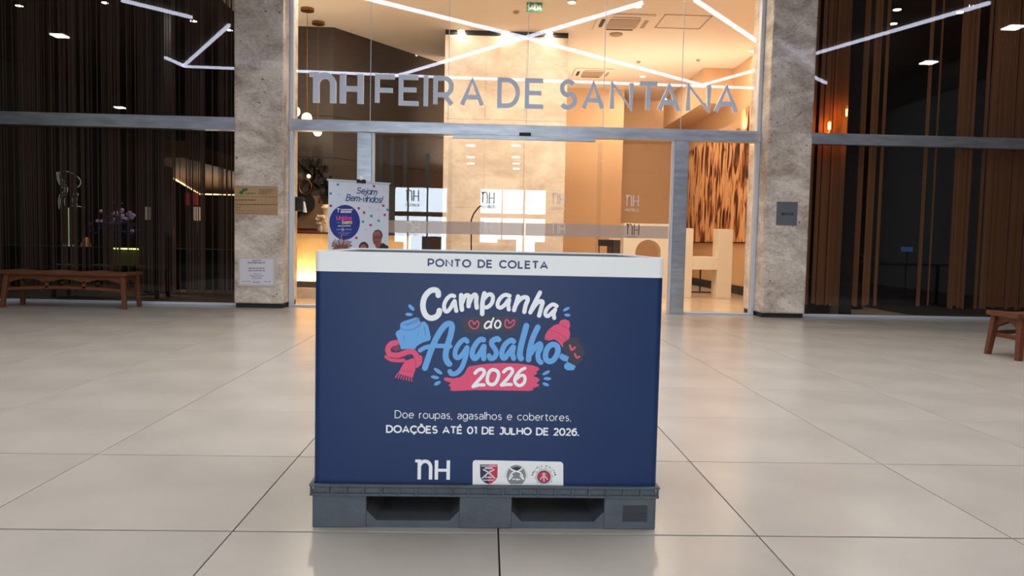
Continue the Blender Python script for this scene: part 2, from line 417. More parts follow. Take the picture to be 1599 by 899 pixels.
struct(box('ceiling', -11, 11, -0.5, GY + .1, HC, HC + .2, M_HALLC))
ceil = bpy.data.objects['ceiling']
struct(box('ceiling', -11, 11, -9.5, -0.5, 3.9, HC + .2, M_HALLC)); ceil_low = bpy.data.objects['ceiling.001']
struct(box('wall_left', -11.2, -11, -9.5, 22.5, -0.35, HC + .2, M_HALLW))
struct(box('wall_right', 11, 11.2, -9.5, 22.5, -0.35, HC + .2, M_HALLW))
# entrance wall behind the photographer, with its glazed opening
YB = -9.5
def rx(px): return PY(px, 330, 2 * GY - YB).x
o = MB()
o.box(-11, rx(606), YB - .2, YB, -.3, 5.7).box(rx(975), 11, YB - .2, YB, -.3, 5.7).box(rx(606), rx(975), YB - .2, YB, 3.1, 5.7)
o.box(rx(697), rx(750), YB - .2, YB, 0, 3.1).box(rx(852), rx(975), YB - .2, YB, 0, 3.1)
struct(o.build('wall_back', M_HALLW))
o = MB()
for a, b in ((606, 697), (750, 852)):
    o.box(rx(a), rx(b), YB - .14, YB - .06, 1.93, 2.12)
    for k in range(1, 3):
        x = rx(a) + (rx(b) - rx(a)) * k / 3; o.box(x - .03, x + .03, YB - .14, YB - .06, 0, 3.1)
struct(o.build('window_1', M_BLACK))
o = MB()
for k in range(9): o.box(-6 + k * 1.6, -5.2 + k * 1.6, -10.9, -10.6, 0, 0.8 + 0.5 * random.random())
o = o.build('parapet', M_HALLW); struct(o)

# lights on the hall ceiling: their places follow from their mirror images in the glass
def led(name, a, b, z, w_=.06):
    a = PR(*a, z); b = PR(*b, z); d = (b - a).normalized(); s = Vector((-d.y, d.x, 0)) * w_ / 2
    o = MB().hexa([a - s + Vector((0, 0, -.06)), b - s + Vector((0, 0, -.06)), b + s + Vector((0, 0, -.06)), a + s + Vector((0, 0, -.06))],
                  [a - s, b - s, b + s, a + s]).build(name, M_LED, ceil)
    return o
for a, b in (((560, -8), (822, 57)), ((822, 57), (1093, 130)), ((618, 117), (822, 56)), ((822, 56), (1003, 2)), ((1085, -3), (1250, 108)), ((1250, 108), (1290, 128)),
             ((1093, 132), (1275, 81)), ((1275, 81), (1545, 2)), ((287, 102), (700, 119)), ((700, 119), (1185, 136)), ((287, 101), (358, 37)), ((258, 88), (287, 101)), ((190, -2), (300, 25))):
    led('linear_light', a, b, HC)
for px, py in ((93, 55), (1450, 97), (1582, 42)):
    p = PR(px, py, HC); s = .15
    MB().box(p.x - s, p.x + s, p.y - s, p.y + s, HC - .03, HC).build('panel_light', M_PANEL, ceil)
for px in (735, 806):
    for py in (227, 245, 255, 263):
        p = PR(px, py, 3.9)
        if p.y < -9.2: continue
        MB().box(p.x - .13, p.x + .13, p.y - .1, p.y + .1, 3.87, 3.9).build('panel_light', M_PANEL, ceil_low)
for px, py, hw in ((200, 231.5, .42), (208, 242, .27), (1490, 234, .17), (1405, 249, .12), (1342, 270, .1), (187, 167, .1)):
    p = PR(px, py, 3.9)
    if p.y > -9.2: MB().box(p.x - hw, p.x + hw, p.y - .09, p.y + .09, 3.87, 3.9).build('panel_light', M_PANEL, ceil_low)

# ================================================================== pillars
def pillar(x0, x1, y0, y1, z1):
    o = MB().box(x0, x1, y0, y1, 0.06, z1).build('pillar', M_TRAV, bevel=0.025); struct(o)
    box('plinth', x0 + .02, x1 - .02, y0 + .03, y1 - .02, 0.0, 0.06, M_BLACK, o)
    return o
PF = 10.70
xl0, xl1 = PY(365, 300, PF).x, PY(442.5, 300, PF).x
xr0, xr1 = PY(1196, 300, PF).x, PY(1265.5, 300, PF).x
pil_l = pillar(xl0, xl1, PF, PF + .8, HC); pil_r = pillar(xr0, xr1, PF, PF + .8, HC)

# ================================================================== glass front
zb0 = PY(762, 211, GY - .08).z; zb1 = PY(762, 193.5, GY - .08).z
zt = HC
def trim(n, *a, m=M_STEEL, bevel=0.004):
    return struct(box('trim_%d' % n, *a, m, None, bevel))
trim(1, xl1, xr0, GY - .08, GY + .08, zb0, zb1)
trim(2, -11, xl0, GY - .08, GY + .08, zb0 - .02, zb1)
trim(3, xr1, 11, GY - .08, GY + .08, zb0 + .0, zb1)
xm0, xm1 = PY(556.5, 350, GY - .06).x, PY(579, 350, GY - .06).x
xn0, xn1 = PY(1051, 350, GY - .06).x, PY(1072, 350, GY - .06).x
trim(4, xm0, xm1, GY - .06, GY + .06, 0, zb0); trim(5, xn0, xn1, GY - .06, GY + .06, 0, zb0)
trim(6, xl1 - .0, xl1 + .055, GY - .05, GY + .05, 0, zt, m=M_ALU); trim(7, xr0 - .055, xr0, GY - .05, GY + .05, 0, zt, m=M_ALU)
trim(8, -11, xl0, GY - .035, GY + .035, 0, .035, m=M_ALU); trim(9, xr1, 11, GY - .035, GY + .035, 0, .035, m=M_ALU)
trim(10, xl1 + .055, xm0, GY - .03, GY + .03, 0, .03, m=M_ALU); trim(11, xn1, xr0 - .055, GY - .03, GY + .03, 0, .03, m=M_ALU)
trim(12, xm1, xm1 + .035, GY - .04, GY + .04, 0, zb0, m=M_ALU); trim(13, xn0 - .035, xn0, GY - .04, GY + .04, 0, zb0, m=M_ALU)
hx0, hx1 = PY(707, 215, GY - .1).x, PY(930, 215, GY - .1).x
trim(14, hx0, hx1, GY - .11, GY - .02, zb0 - .055, zb0)
s = box('door_sensor', PY(811, 210, GY - .1).x, PY(829, 210, GY - .1).x, GY - .12, GY - .08, zb0 + .0, zb0 + .045, M_BLACK)
tag(s, 'small black motion sensor on the steel beam above the sliding doors', 'sensor')
# upper panes
xs = [PY(p, 100, GY).x for p in (451, 579, 701, 824, 944, 1066, 1190)]
win = []
for i in range(6):
    o = struct(box('window_%d' % (i + 2), xs[i] + .004, xs[i + 1] - .004, GY - .006, GY + .006, zb1, zt, M_GLASS)); win.append(o)
for i in range(1, 6):
    b = MB(); 
    b.box(xs[i] - .004, xs[i] + .004, GY - .004, GY + .004, zb1, zt)
    b.build('joint', M_ALU, win[i])
# lower fixed panes and sliding doors
x705, x820, x932 = (PY(p, 300, GY).x for p in (706, 820.5, 932))
struct(box('window_8', xl1 + .055, xm0, GY - .006, GY + .006, .03, zb0, M_GLASS))
struct(box('window_9', xn1, xr0 - .055, GY - .006, GY + .006, .03, zb0, M_GLASS))
M_FROST = glass_mat('frost', (0.9, 0.9, 0.9), 0.03)
nt = M_FROST.node_tree
df = nt.nodes.new('ShaderNodeBsdfDiffuse'); df.inputs[0].default_value = (0.62, 0.50, 0.44, 1)
mx = nt.nodes.new('ShaderNodeMixShader'); mx.inputs[0].default_value = 0.55
mo = nt.nodes['Material Output']; src = mo.inputs[0].links[0].from_socket
nt.links.new(src, mx.inputs[1]); nt.links.new(df.outputs[0], mx.inputs[2]); nt.links.new(mx.outputs[0], mo.inputs[0])
M_STICK = mat('sticker_dark', (86, 78, 76), rough=0.5)
M_STICKW = mat('sticker_white', (226, 214, 206), rough=0.5)
strip0, strip1 = PY(762, 366.5, GY).z, PY(762, 347, GY).z
def front(off): return lambda u, v, d=0: (u, GY - off - d, v)
def leaf(name, x0, x1, y, marks):
    o = struct(box(name, x0 + .003, x1 - .003, y - .005, y + .005, .02, zb0 - .03, M_GLASS))
    MB().box(x0 + .01, x1 - .01, y - .0075, y - .0055, strip0, strip1).build('frosted_band', M_FROST, o)
    for px, py in marks:
        c = PY(px, py, y); wd, hg = .19, .16
        pl = nh_polys(c.x - wd / 2, c.z - hg / 2, hg, wd, .08)
        dark = py < 330
        if dark:
            tp = text_polys('HOTELS', .04, .16, .25, wd, c.x - wd / 2, c.z - hg / 2 - .075)
            if wd: pl = pl + tp
        else:
            pl += text_polys('HOTELS', .028, .16, .25, wd * .8, c.x - wd * .4, c.z - hg / 2 - .045)
        flat(pl, lambda u, v, d: (u, y - d, v), .009).build('lettering', M_STICK if (dark and px < 800) or (not dark and px > 900) else M_STICKW, o)
    return o
leaf('window_10', xm1 + .035, x705, GY + .03, [(644, 305), (645, 354)])
leaf('door_1', x705 - .06, x820, GY - .04, [(762, 308), (758, 354)])
leaf('door_2', x820, x932 + .06, GY - .04, [(872, 310), (872, 356)])
leaf('window_11', x932, xn0 - .035, GY + .03, [(987, 313), (988, 358)])
box('rail', x705, x932, GY - .06, GY - .02, 0.0, .022, M_ALU, bpy.data.objects['door_1'])
# tinted side panes, two each side
for k, (a, b) in enumerate(((-11, -7.0), (-7.0, xl0), (xr1, 7.4), (7.4, 11))):
    struct(box('window_%d' % (12 + 2 * k), a + .002, b - .002, GY - .006, GY + .006, .035, zb0, M_GLASS_D))
    struct(box('window_%d' % (13 + 2 * k), a + .002, b - .002, GY - .006, GY + .006, zb1, zt, M_GLASS_D))

# ================================================================== facade letters
sign = thing('facade_sign', PY(820, 180, GY - .03), 'large blue-grey metal letters of the building name across the upper glass', 'sign')
def letter(polys, d0=.012, t=.035):
    b = MB()
    for i, q in enumerate(polys): b.prism(q, lambda u, v, d: (u, GY - d0 - t - i * .0003 + d, v), t)
    return b.build('letter', M_SIGN, sign)
def fr(px0, px1, pyt, pyb):                   # world x0,x1,z0,z1 of a facade rectangle
    a = PY(px0, pyb, GY - .03); b = PY(px1, pyt, GY - .03); return a.x, b.x, a.z, b.z
x0, x1, _, _ = fr(483, 568, 114, 160)
z0 = PY(526, 161, GY - .03).z; z1 = PY(526, 113.5, GY - .03).z
nh = nh_polys(x0, z0, z1 - z0, x1 - x0, .112)
letter(nh[:-3]); letter(nh[-3:])
spans = [('F', 589, 616), ('E', 626, 653), ('I', 665, 665), ('R', 680, 706), ('A', 722, 753), ('D', 780, 809), ('E', 823, 848), ('S', 875, 899), ('A', 912, 941), ('N', 956, 986), ('T', 999, 1026),
         ('A', 1030, 1060), ('N', 1075, 1107), ('A', 1119, 1150)]
hcap = (163 - 117) / F * GY
for ch, pa, pb in spans:
    a = PY(pa, 140, GY - .03).x; b = PY(pb, 140, GY - .03).x
    zc = PY((pa + pb) / 2, 117 + (((pa + pb) / 2) - 600) * .0265 + 23, GY - .03).z
    wpx = .062
    for _, pl in text_polys(ch, hcap, wpx / hcap, 0, (b - a) if ch != 'I' else None, a, zc - hcap / 2, letters=True) if ch != 'I' else [('I', [[(a - wpx / 2, zc - hcap / 2), (a + wpx / 2, zc - hcap / 2), (a + wpx / 2, zc + hcap / 2), (a - wpx / 2, zc + hcap / 2)]])]:
        letter(pl)

# ================================================================== LOBBY
LC = 4.8
LXL, LXR, LYB = -3.9, 5.2, 20.8
struct(box('ceiling', LXL - .5, LXR, GY + .15, LYB, LC, LC + .15, M_CEIL_IN)); lceil = bpy.data.objects['ceiling.002']
box('fascia', LXL - .1, LXR, GY + .1, GY + .15, LC, HC, M_CEIL_IN, lceil)
struct(box('wall_back', LXL, LXR + .2, LYB, LYB + .2, 0, LC + .1, M_WALL_IN))
struct(box('wall_right', LXR, LXR + .15, GY + .1, LYB, 0, LC + .1, M_WALL_IN))
lwr = bpy.data.objects['wall_right.001']
box('cladding', LXR + .151, LXR + .17, GY + .09, LYB, 0, LC + .1, M_DARKROOM, lwr)
box('cladding', LXR - .01, LXR + .17, GY + .075, GY + .098, 0, LC + .1, M_DARKROOM, lwr)
struct(box('baseboard_right', LXR - .02, LXR, GY + .5, LYB, 0, .18, M_BLACK))
struct(box('baseboard_back', 2.2, LXR - .02, LYB - .02, LYB, 0, .18, M_BLACK))
def vwall(name, p, q, z0, z1, t, m, parent=None):
    d = Vector((q.x - p.x, q.y - p.y, 0)).normalized(); n = Vector((-d.y, d.x, 0)) * t
    return MB().hexa([(p.x, p.y, z0), (q.x, q.y, z0), (q.x + n.x, q.y + n.y, z0), (p.x + n.x, p.y + n.y, z0)],
                     [(p.x, p.y, z1), (q.x, q.y, z1), (q.x + n.x, q.y + n.y, z1), (p.x + n.x, p.y + n.y, z1)]).build(name, m, parent)
# left partition: pillar line back to the dark panelled wall
struct(vwall('wall_left', Vector((-3.62, 11.48, 0)), Vector((-4.32, 14.3, 0)), 0, LC, .08, M_DARKW)); struct(box('wall_left', -4.45, -4.33, 14.42, 22.2, 0, LC, M_DARKW))
# dark panelled wall: straight part then receding to the marble block
pa = PY(455, 200, 14.3); pb = PY(520, 200, 14.3); pc = PY(693, 200, 17.0)
wd = struct(vwall('wall_front', Vector((-4.45, 14.3, 0)), pb, 0, LC, .12, M_DARKW))
wd2 = struct(vwall('wall_front', pb, pc, 0, LC, .12, M_DARKW))
# shallow rails across the panelling
for z in (2.45, 3.2, 4.0):
    vwall('panel_joint', Vector((LXL, 14.296, 0)), Vector((pb.x, 14.296, 0)), z, z + .012, .004, M_BLACK, wd)
    d = (pc - pb); nn = Vector((d.y, -d.x, 0)).normalized() * .004
    vwall('panel_joint', pb + nn, pc + nn, z, z + .012, .003, M_BLACK, wd2)
# marble clad block
bx0, bx1 = PY(693, 200, 14.2).x, PY(884, 200, 14.2).x
bj = PY(819, 200, 14.2).x; bm0 = PY(757, 200, 14.2).x
zbk = PY(790, 57, 14.2).z
blk = struct(box('wall_back', bx0, bx1, 14.21, 16.4, 0, zbk - .03, M_MARBLE))
for a, b in ((bx0, bm0), (bm0, bj), (bj, bx1)):
    for z in (0, 1.6, 3.2):
        MB().box(a + .002, b - .002, 14.19, 14.21, z + .002, min(z + 1.6, zbk) - .002).build('panel', M_MARBLE, blk)
box('slot', bx0, bx1, 14.22, 14.4, zbk - .03, LC, M_BLACK, blk)
# partition behind it to the right
q0 = PY(884, 250, 19.2).x; q1 = PY(972, 250, 19.2).x
struct(box('wall_back', bx1 - .5, q1, 19.2, 19.4, 0, LC, M_WALL_IN))
0 and box('pilaster', PY(908, 250, 19.1).x, PY(917, 250, 19.1).x, 19.1, 19.2, 0, LC, M_WALL_OR, bpy.data.objects['wall_back.003'])
# beam under the ceiling along the right wall
struct(box('trim_30', 4.55, 5.2, 16.6, LYB, LC - .75, LC, M_WALL_IN))
struct(box('trim_31', q1 - .2, LXR, LYB - .5, LYB, 3.9, LC, M_WALL_IN))
# charred wood boards on the right wall
M_CHAR = charred_wood('charred_wood')
pw = thing('wood_panel', (5.1, 17.5, 1.0), 'wall panel of tall charred orange and black boards at the right of the lobby', 'wall panel')
yy = 12.6; first = None
for k in range(18):
    wdt = .42 + .1 * random.random()
    if yy + wdt > 20.4: break
    b = MB().box(5.13 - .03 * random.random(), 5.18, yy, yy + wdt - .045, 1.08, 3.4 + .05 * random.random() + (0.35 if yy < 15.8 else 0))
    b.build('board', M_CHAR, pw, bevel=.006); yy += wdt
box('backing', 5.18, 5.195, 12.6, 20.4, 1.06, 3.42, M_BLACK, pw)

# giant n and H standing on the floor
M_LET = mat('white_lacquer', (236, 222, 200), rough=0.45)
Hd = 14.4
hz = PY(1132, 357.5, Hd).z
hx = [PY(p, 420, Hd).x for p in (1060, 1081, 1120, 1143)]
hh = thing('monument_letter', (hx[1], Hd, 0), 'big white freestanding capital H standing in the lobby by the charred boards', 'letter sculpture')
b = MB()
b.box(hx[0], hx[1], Hd, Hd + .35, 0, hz).box(hx[2], hx[3], Hd, Hd + .35, 0, hz)
b.box(hx[1], hx[2], Hd, Hd + .35, PY(1100, 421, Hd).z, PY(1100, 401, Hd).z)
b.build('body', M_LET, hh, bevel=.006)
nn_ = thing('monument_letter', (PY(1010, 420, Hd).x, Hd, 0), 'big white freestanding lower case n with a round arch, left of the white H', 'letter sculpture')
na, nb_, nc, nd = (PY(p, 400, Hd).x for p in (973, 992, 1032, 1052))
nz = PY(1010, 349, Hd).z; az = PY(1010, 374, Hd).z
r_ = (nc - nb_) / 2; cxn = (nb_ + nc) / 2
outer = [(na, 0), (na, nz), (nd, nz), (nd, 0), (nc, 0)] + [(cxn + r_ * math.cos(math.radians(t)), az - r_ + r_ * math.sin(math.radians(t))) for t in range(0, 181, 12)] + [(nb_, 0)]
b = MB()
arcp = [(cxn + r_ * math.cos(math.radians(t)), az - r_ + r_ * math.sin(math.radians(t))) for t in range(0, 181, 12)]
b.box(na, nb_, Hd, Hd + .35, 0, nz).box(nc, nd, Hd, Hd + .35, 0, nz)
for p, q in zip(arcp[:-1], arcp[1:]):
    b.hexa([(q[0], Hd, q[1]), (p[0], Hd, p[1]), (p[0], Hd + .35, p[1]), (q[0], Hd + .35, q[1])], [(q[0], Hd, nz), (p[0], Hd, nz), (p[0], Hd + .35, nz), (q[0], Hd + .35, nz)])
b.build('body', M_LET, nn_)

# reception desk, lit from its foot
M_ONYX = mat('onyx_front', (244, 204, 146), rough=0.4, var=0.14, vscale=5)
dk = thing('reception_desk', (-2.6, 12.9, 0), 'glowing onyx fronted reception desk at the left of the lobby', 'desk')
dx0, dx1 = LXL + .02, PY(640, 400, 12.9).x
zdt = PY(480, 362, 12.9).z
box('front_panel', dx0, dx1, 12.9, 13.0, .26, zdt - .03, M_ONYX, dk)
box('desk_top', dx0, dx1, 12.88, 13.6, zdt - .03, zdt, mat('desk_top', (70, 52, 40), rough=.3), dk)
box('red_edge', dx0 + .1, PY(500, 361, 13).x, 13.0, 13.02, zdt, zdt + .02, mat('red_edge', (190, 30, 34), rough=.5), dk)
box('step', dx0, dx1, 12.55, 13.0, 0, .14, M_MARBLE, dk)
box('light_trough', dx0, dx1, 12.56, 12.62, .14, .17, M_MARBLE, dk)
box('led_strip', dx0 + .05, dx1, 12.64, 12.67, .142, .152, mat('warm_led', (255, 205, 130), emit=14), dk)
for px in (462, 483):
    p = PY(px, 440, 12.7)
    area('desk_uplight', (p.x, 12.76, .17), (0, .35, 1), .06, .06, 6, (1, .74, .42), 'DISK')

# behind the desk
def put(name, b, m, label, cat, group=None, **k): return tag(b.build(name, m, None, **k), label, cat, group)
p = PY(475, 316, 14.24)
mr = put('round_panel', MB().cyl((p.x, 14.275, p.z), (p.x, 14.235, p.z), .19, n=28), M_BLACK, 'round black disc hanging behind the reception desk', 'wall disc')
p = PY(466, 288, 13.7)
lp = thing('ring_lamp', (p.x, 14.2, p.z), 'thin brass ring lamp with small opal globes above the black disc', 'lamp')
b = MB(); b.tube([(p.x + .11 * math.cos(t), 14.2, p.z + .14 * math.sin(t)) for t in [2 * math.pi * i / 20 for i in range(20)]], .008, n=6, closed=True)
b.cyl((p.x, 14.2, p.z + .14), (p.x, 14.28, p.z + .14), .008)
b.build('ring', M_BRASS, lp)
for px, py in ((460, 273), (482, 275)):
    q = PY(px, py, 14.2); MB().sphere(q, .035, 12, 8).build('globe', M_GLOBE, lp)
# white flowers in a tall vase on the desk
p = PY(500, 358, 13.2)
zdt += .001
vs = thing('flower_vase', (p.x, 13.2, zdt), 'bunch of white flowers in a small vase on the reception desk', 'vase')
MB().lathe((p.x, 13.2, zdt), [(.03, 0), (.05, .05), (.03, .12), (.035, .14)]).build('vase', M_LET, vs, smooth=True)
for k in range(12):
    MB().sphere((p.x - .06 + .14 * random.random(), 13.12 + .08 * random.random(), zdt + .13 + .16 * random.random()), .028, 8, 6).build('flower', mat('petal', (232, 206, 176), rough=.6), vs)
p = PY(509, 345, 13.42)
put('tall_vase', MB().lathe((p.x, 13.42, zdt + .001), [(.09, 0), (.11, .12), (.06, .22), (.05, .3), (.09, .42), (.05, .48)]), mat('cream_ceramic', (240, 206, 160), rough=.35), 'curved cream vase on the desk just left of the welcome banner', 'vase', smooth=True)
# tree mural branches, raised line work on the panelling
mural = thing('branch_mural', (-3, 14.28, 2), 'dark tree branch relief on the wall above the reception desk', 'wall relief')
b = MB()
def branch(p, a, l, w_, n):
    q = (p[0] + math.cos(a) * l, p[1] + math.sin(a) * l)
    pts = smooth_pts([p, ((p[0] + q[0]) / 2 + random.uniform(-.04, .04), (p[1] + q[1]) / 2 + random.uniform(-.04, .04)), q], 3)
    for f_ in stroke_faces(pts, w_, caps=False):
        if PX0 < f_[0][0] < PX1 and f_[0][1] < 2.42: b.prism(f_, lambda u, v, d: (u, 14.27 + d, v), .01)
    if n:
        for _ in range(random.choice((2, 3))): branch(q, a + random.uniform(-.8, .8), l * random.uniform(.65, .9), w_ * .72, n - 1)
PX0, PX1 = LXL + .1, pb.x - .02
random.seed(11)
branch((-3.5, 1.35), 1.2, .3, .05, 5); branch((-3.0, 1.6), 1.9, .3, .045, 5); branch((-3.3, 2.3), -.6, .25, .03, 4)
b.build('branches', mat('mural_ink', (40, 30, 24), rough=.7), mural)
MB().box(LXL + .02, pb.x - .15, 14.285, 14.295, 1.15, 1.75).build('mural_ground', mat('mural_ground', (134, 104, 80), rough=.7, var=.25, vscale=5), mural)

# pendants over the desk
for k, (cpx, cpy, gpx, gpy, r) in enumerate(((461, -14, 461, 174, .085), (480, 13, 480, 184, .085), (497, 34, 497, 206, .075))):
    t = PZ(cpx, cpy, LC); 
    g = PY(gpx, gpy, t.y)
    lab = ['opal globe pendant lamp on the longest-seen cord nearest the left pillar', 'opal globe pendant lamp hanging second from the left pillar', 'opal globe pendant lamp hanging lowest, its globe just below the steel beam'][k]
    o = thing('pendant_lamp', (t.x, t.y, LC), lab, 'pendant lamp', 'globe pendants over the reception desk')
    MB().cyl((t.x, t.y, LC), (t.x, t.y, LC - .05), .11, n=20).build('canopy', M_BRASS, o)
    MB().cyl((t.x, t.y, LC - .05), (t.x, t.y, g.z + .42), .005, n=6).build('cord', M_BRASS, o)
    MB().cyl((t.x, t.y, g.z + .42), (t.x, t.y, g.z + r), .013, n=8).build('stem', M_BRASS, o)
    MB().sphere((t.x, t.y, g.z), r).build('globe', M_GLOBE, o, smooth=True)
# dispenser on the inner side of the left pillar
p = PY(458, 320, 11.75)
dp = thing('sanitizer_dispenser', (xl1 + .02, 11.3, p.z), 'black dispenser with a white paper fixed inside beside the left pillar', 'dispenser')
box('body', xl1, xl1 + .13, 11.28, 11.42, p.z - .1, p.z + .1, M_BLACK, dp, .01)
MB().hexa([(xl1 + .13, 11.3, p.z - .12), (xl1 + .16, 11.3, p.z - .12), (xl1 + .16, 11.4, p.z - .12), (xl1 + .13, 11.4, p.z - .12)],
          [(xl1 + .1, 11.3, p.z + .09), (xl1 + .12, 11.3, p.z + .09), (xl1 + .12, 11.4, p.z + .09), (xl1 + .1, 11.4, p.z + .09)]).build('paper', M_WHITE, dp)
# dark posts between floor and panelling
rd = thing('room_divider', (-1.6, 13.9, 0), 'open screen of tall thin dark posts in front of the panelled wall', 'room divider')
for px, tp in ((594, 212), (612, 215), (632, 216), (667, 240)):
    q = PY(px, 300, 13.9); box('post', q.x - .035, q.x + .035, 13.87, 13.93, 0, PY(px, tp, 13.9).z, M_BLACK, rd)
box('foot_rail', PY(590, 300, 13.9).x, PY(671, 300, 13.9).x, 13.85, 13.95, 0, .06, M_BLACK, rd)
# arc lamp in front of the marble block
a0 = PY(737, 395, 13.0); fl = thing('arc_floor_lamp', (a0.x, 13.0, 0), 'thin black arched floor lamp in front of the marble block', 'floor lamp')
MB().cyl((a0.x, 13, 0), (a0.x, 13, .03), .15).build('base', M_BLACK, fl)
pts = [Vector((a0.x, 13, .03))] + [PY(x_, y_, 13.0) for x_, y_ in ((736, 343), (740, 333), (748, 323), (758, 317), (768, 316))]
MB().tube(pts, .012, n=8).build('pole', M_BLACK, fl)
MB().lathe(pts[-1] - Vector((0, 0, .09)), [(.09, 0), (.05, .07), (.012, .1)]).build('lamp_shade', M_BLACK, fl)
# black chair and brown cabinet by the n
c0 = PY(946, 385, 15.0)
ch = thing('bar_chair', (c0.x, 15.0, 0), 'black high-backed chair seen over the rim of the box, left of the white n', 'chair')
zt_ = PY(946, 374, 15).z; zm = PY(946, 384, 15).z
box('backrest', c0.x - .15, c0.x + .15, 15.0, 15.03, zm, zt_, M_BLACK, ch, .008)
box('seat', c0.x - .19, c0.x + .19, 14.62, 15.02, .68, .72, M_BLACK, ch, .01)
for sx in (-1, 1):
    MB().cyl((c0.x + sx * .13, 15.01, .7), (c0.x + sx * .13, 15.01, zm + .02), .012).build('back_frame', M_BLACK, ch)
    for yy in (14.64, 15.0): MB().cyl((c0.x + sx * .2, yy, 0), (c0.x + sx * .16, yy, .69), .013).build('leg', M_BLACK, ch)
ca, cb = PY(960, 380, 16), PY(973, 380, 16)
cz = PY(960, 373, 16).z
cn = thing('cabinet', ((ca.x + cb.x) / 2, 16, 0), 'brown cabinet edge standing behind the black chair', 'cabinet')
box('body', ca.x - .1, cb.x + .06, 16, 16.4, 0, cz - .02, M_DARKW, cn); box('top', ca.x - .12, cb.x + .08, 15.98, 16.42, cz - .02, cz + .02, M_LET, cn)
# small black table behind the H
t0 = PY(1096, 401, 16.0)
tb = thing('side_table', (t0.x, 16.0, 0), 'small table with a pale top and one thin black leg, behind the white H', 'table')
zt2 = PY(1096, 400, 16).z
box('tabletop', t0.x - .18, t0.x + .14, 15.8, 16.2, zt2 - .02, zt2, M_LET, tb)
MB().cyl((t0.x - .02, 16, .02), (t0.x - .02, 16, zt2 - .02), .018).build('leg', M_BLACK, tb)
box('foot', t0.x - .2, t0.x + .22, 15.97, 16.03, 0, .03, M_BLACK, tb)

# lobby ceiling fittings
DL = {720: 'left of the three downlights above the marble block', 790: 'middle of the three downlights above the marble block', 858: 'right of the three downlights above the marble block',
      893: 'downlight at the top edge of the frame just right of the exit sign', 996: 'downlight above the nearer air conditioner at the top of the frame', 1175: 'downlight in the ceiling corner beside the right pillar',
      1094: 'downlight above the last letter N of the facade sign', 1004: 'downlight above the letter T of the facade sign', 647: 'faint downlight above the dark panelled wall', 1058: 'upper of the two downlights close together by the ceiling beam',
      1042: 'lower of the two downlights close together by the ceiling beam', 994: 'small far downlight between the letters N and T of the sign'}
def downlight(px, py, z=LC, power=20):
    p = PZ(px, py, z)
    if p.y > LYB - .1 or p.x > LXR - .1: return
    o = tag(MB().lathe((p.x, p.y, z - .022), [(.062, .0), (.075, .004), (.075, .022), (.062, .022)], 20).build('downlight', M_CEIL_IN), DL.get(px, 'small round glowing downlight far back in the beige lobby ceiling'), 'downlight', 'downlights in the lobby ceiling')
    MB().cyl((p.x, p.y, z - .018), (p.x, p.y, z - .024), .058, n=20).build('lens', M_LENS, o)
    area('lamp', (p.x, p.y, z - .03), (0, 0, -1), .1, .1, 9 if 700 < px < 870 and py < 60 else power, (1, .86, .69), 'DISK', o)
for px, py in ((720, 46), (790, 48), (858, 50), (893, 2), (996, 8), (1175, 78), (1094, 113), (1004, 118), (1058, 142), (1042, 153), (994, 129), (647, 86)):
    downlight(px, py)
for x, y in ((-2.6, 11.9), (-1.0, 12.0), (.9, 11.9), (2.6, 11.8)  , (4.2, 12.2)):      # more of the same, above the top of the frame
    o = tag(MB().lathe((x, y, LC - .022), [(.062, .0), (.075, .004), (.075, .022), (.062, .022)], 20).build('downlight', M_CEIL_IN), 'recessed downlight of the lobby ceiling above the upper edge of the frame', 'downlight', 'downlights above the frame')
    MB().cyl((x, y, LC - .018), (x, y, LC - .024), .058, n=20).build('lens', M_LENS, o)
    area('lamp', (x, y, LC - .03), (0, 0, -1), .1, .1, 42, (1, .86, .69), 'DISK', o)
# added lights without fittings, brightening the marble block and the ceiling
area('marble_wash', (bx0 / 2 + bx1 / 2, 13.7, LC - .04), (0, .35, -1), 2.0, .05, 6, (1, .86, .7))
area('ceiling_fill_right', (4.5, 15.5, 3.2), (-.25, 0, 1), .08, 5.0, 60, (1, .85, .68))
area('ceiling_fill_left', (-3.7, 13.2, 2.6), (.3, -.1, 1), .08, 2.0, 30, (1, .85, .68))
area('ceiling_fill_back', (1.2, 16.8, 2.6), (0, .1, 1), 4, .08, 60, (1, .85, .68))

M_VENT = mat('vent_grey', (176, 148, 124), rough=.6)
def cassette(c, s, label):
    LC = 4.798
    o = thing('air_conditioner', (c.x, c.y, LC), label, 'air conditioner')
    box('panel', c.x - s, c.x + s, c.y - s, c.y + s, LC - .03, LC, M_CEIL_IN, o, .008)
    box('grille', c.x - s * .55, c.x + s * .55, c.y - s * .55, c.y + s * .55, LC - .04, LC - .03, M_VENT, o)
    for dx, dy in ((-1, 0), (1, 0), (0, -1), (0, 1)):
        hw, hl = s * .07, s * .5
        box('louver', c.x + dx * s * .78 - (hw if dx else hl), c.x + dx * s * .78 + (hw if dx else hl), c.y + dy * s * .78 - (hw if dy else hl), c.y + dy * s * .78 + (hw if dy else hl), LC - .036, LC - .03, M_BLACK if (dx, dy) in ((-1, 0), (0, 1)) else M_VENT, o)
cassette(PZ(973, 34, LC), .47, 'square ceiling air conditioner with grey grille nearest the facade')
pz = PZ(925, 113, LC)
cassette(pz, .42, 'farther ceiling air conditioner near the back wall of the lobby')
c = PZ(1066, 34, LC)
b = MB(); s = .4
for a in ((c.x - s, c.x + s, c.y - s, c.y - s + .02), (c.x - s, c.x + s, c.y + s - .02, c.y + s), (c.x - s, c.x - s + .02, c.y - s, c.y + s), (c.x + s - .02, c.x + s, c.y - s, c.y + s)): b.box(*a, LC - .008, LC - .002)
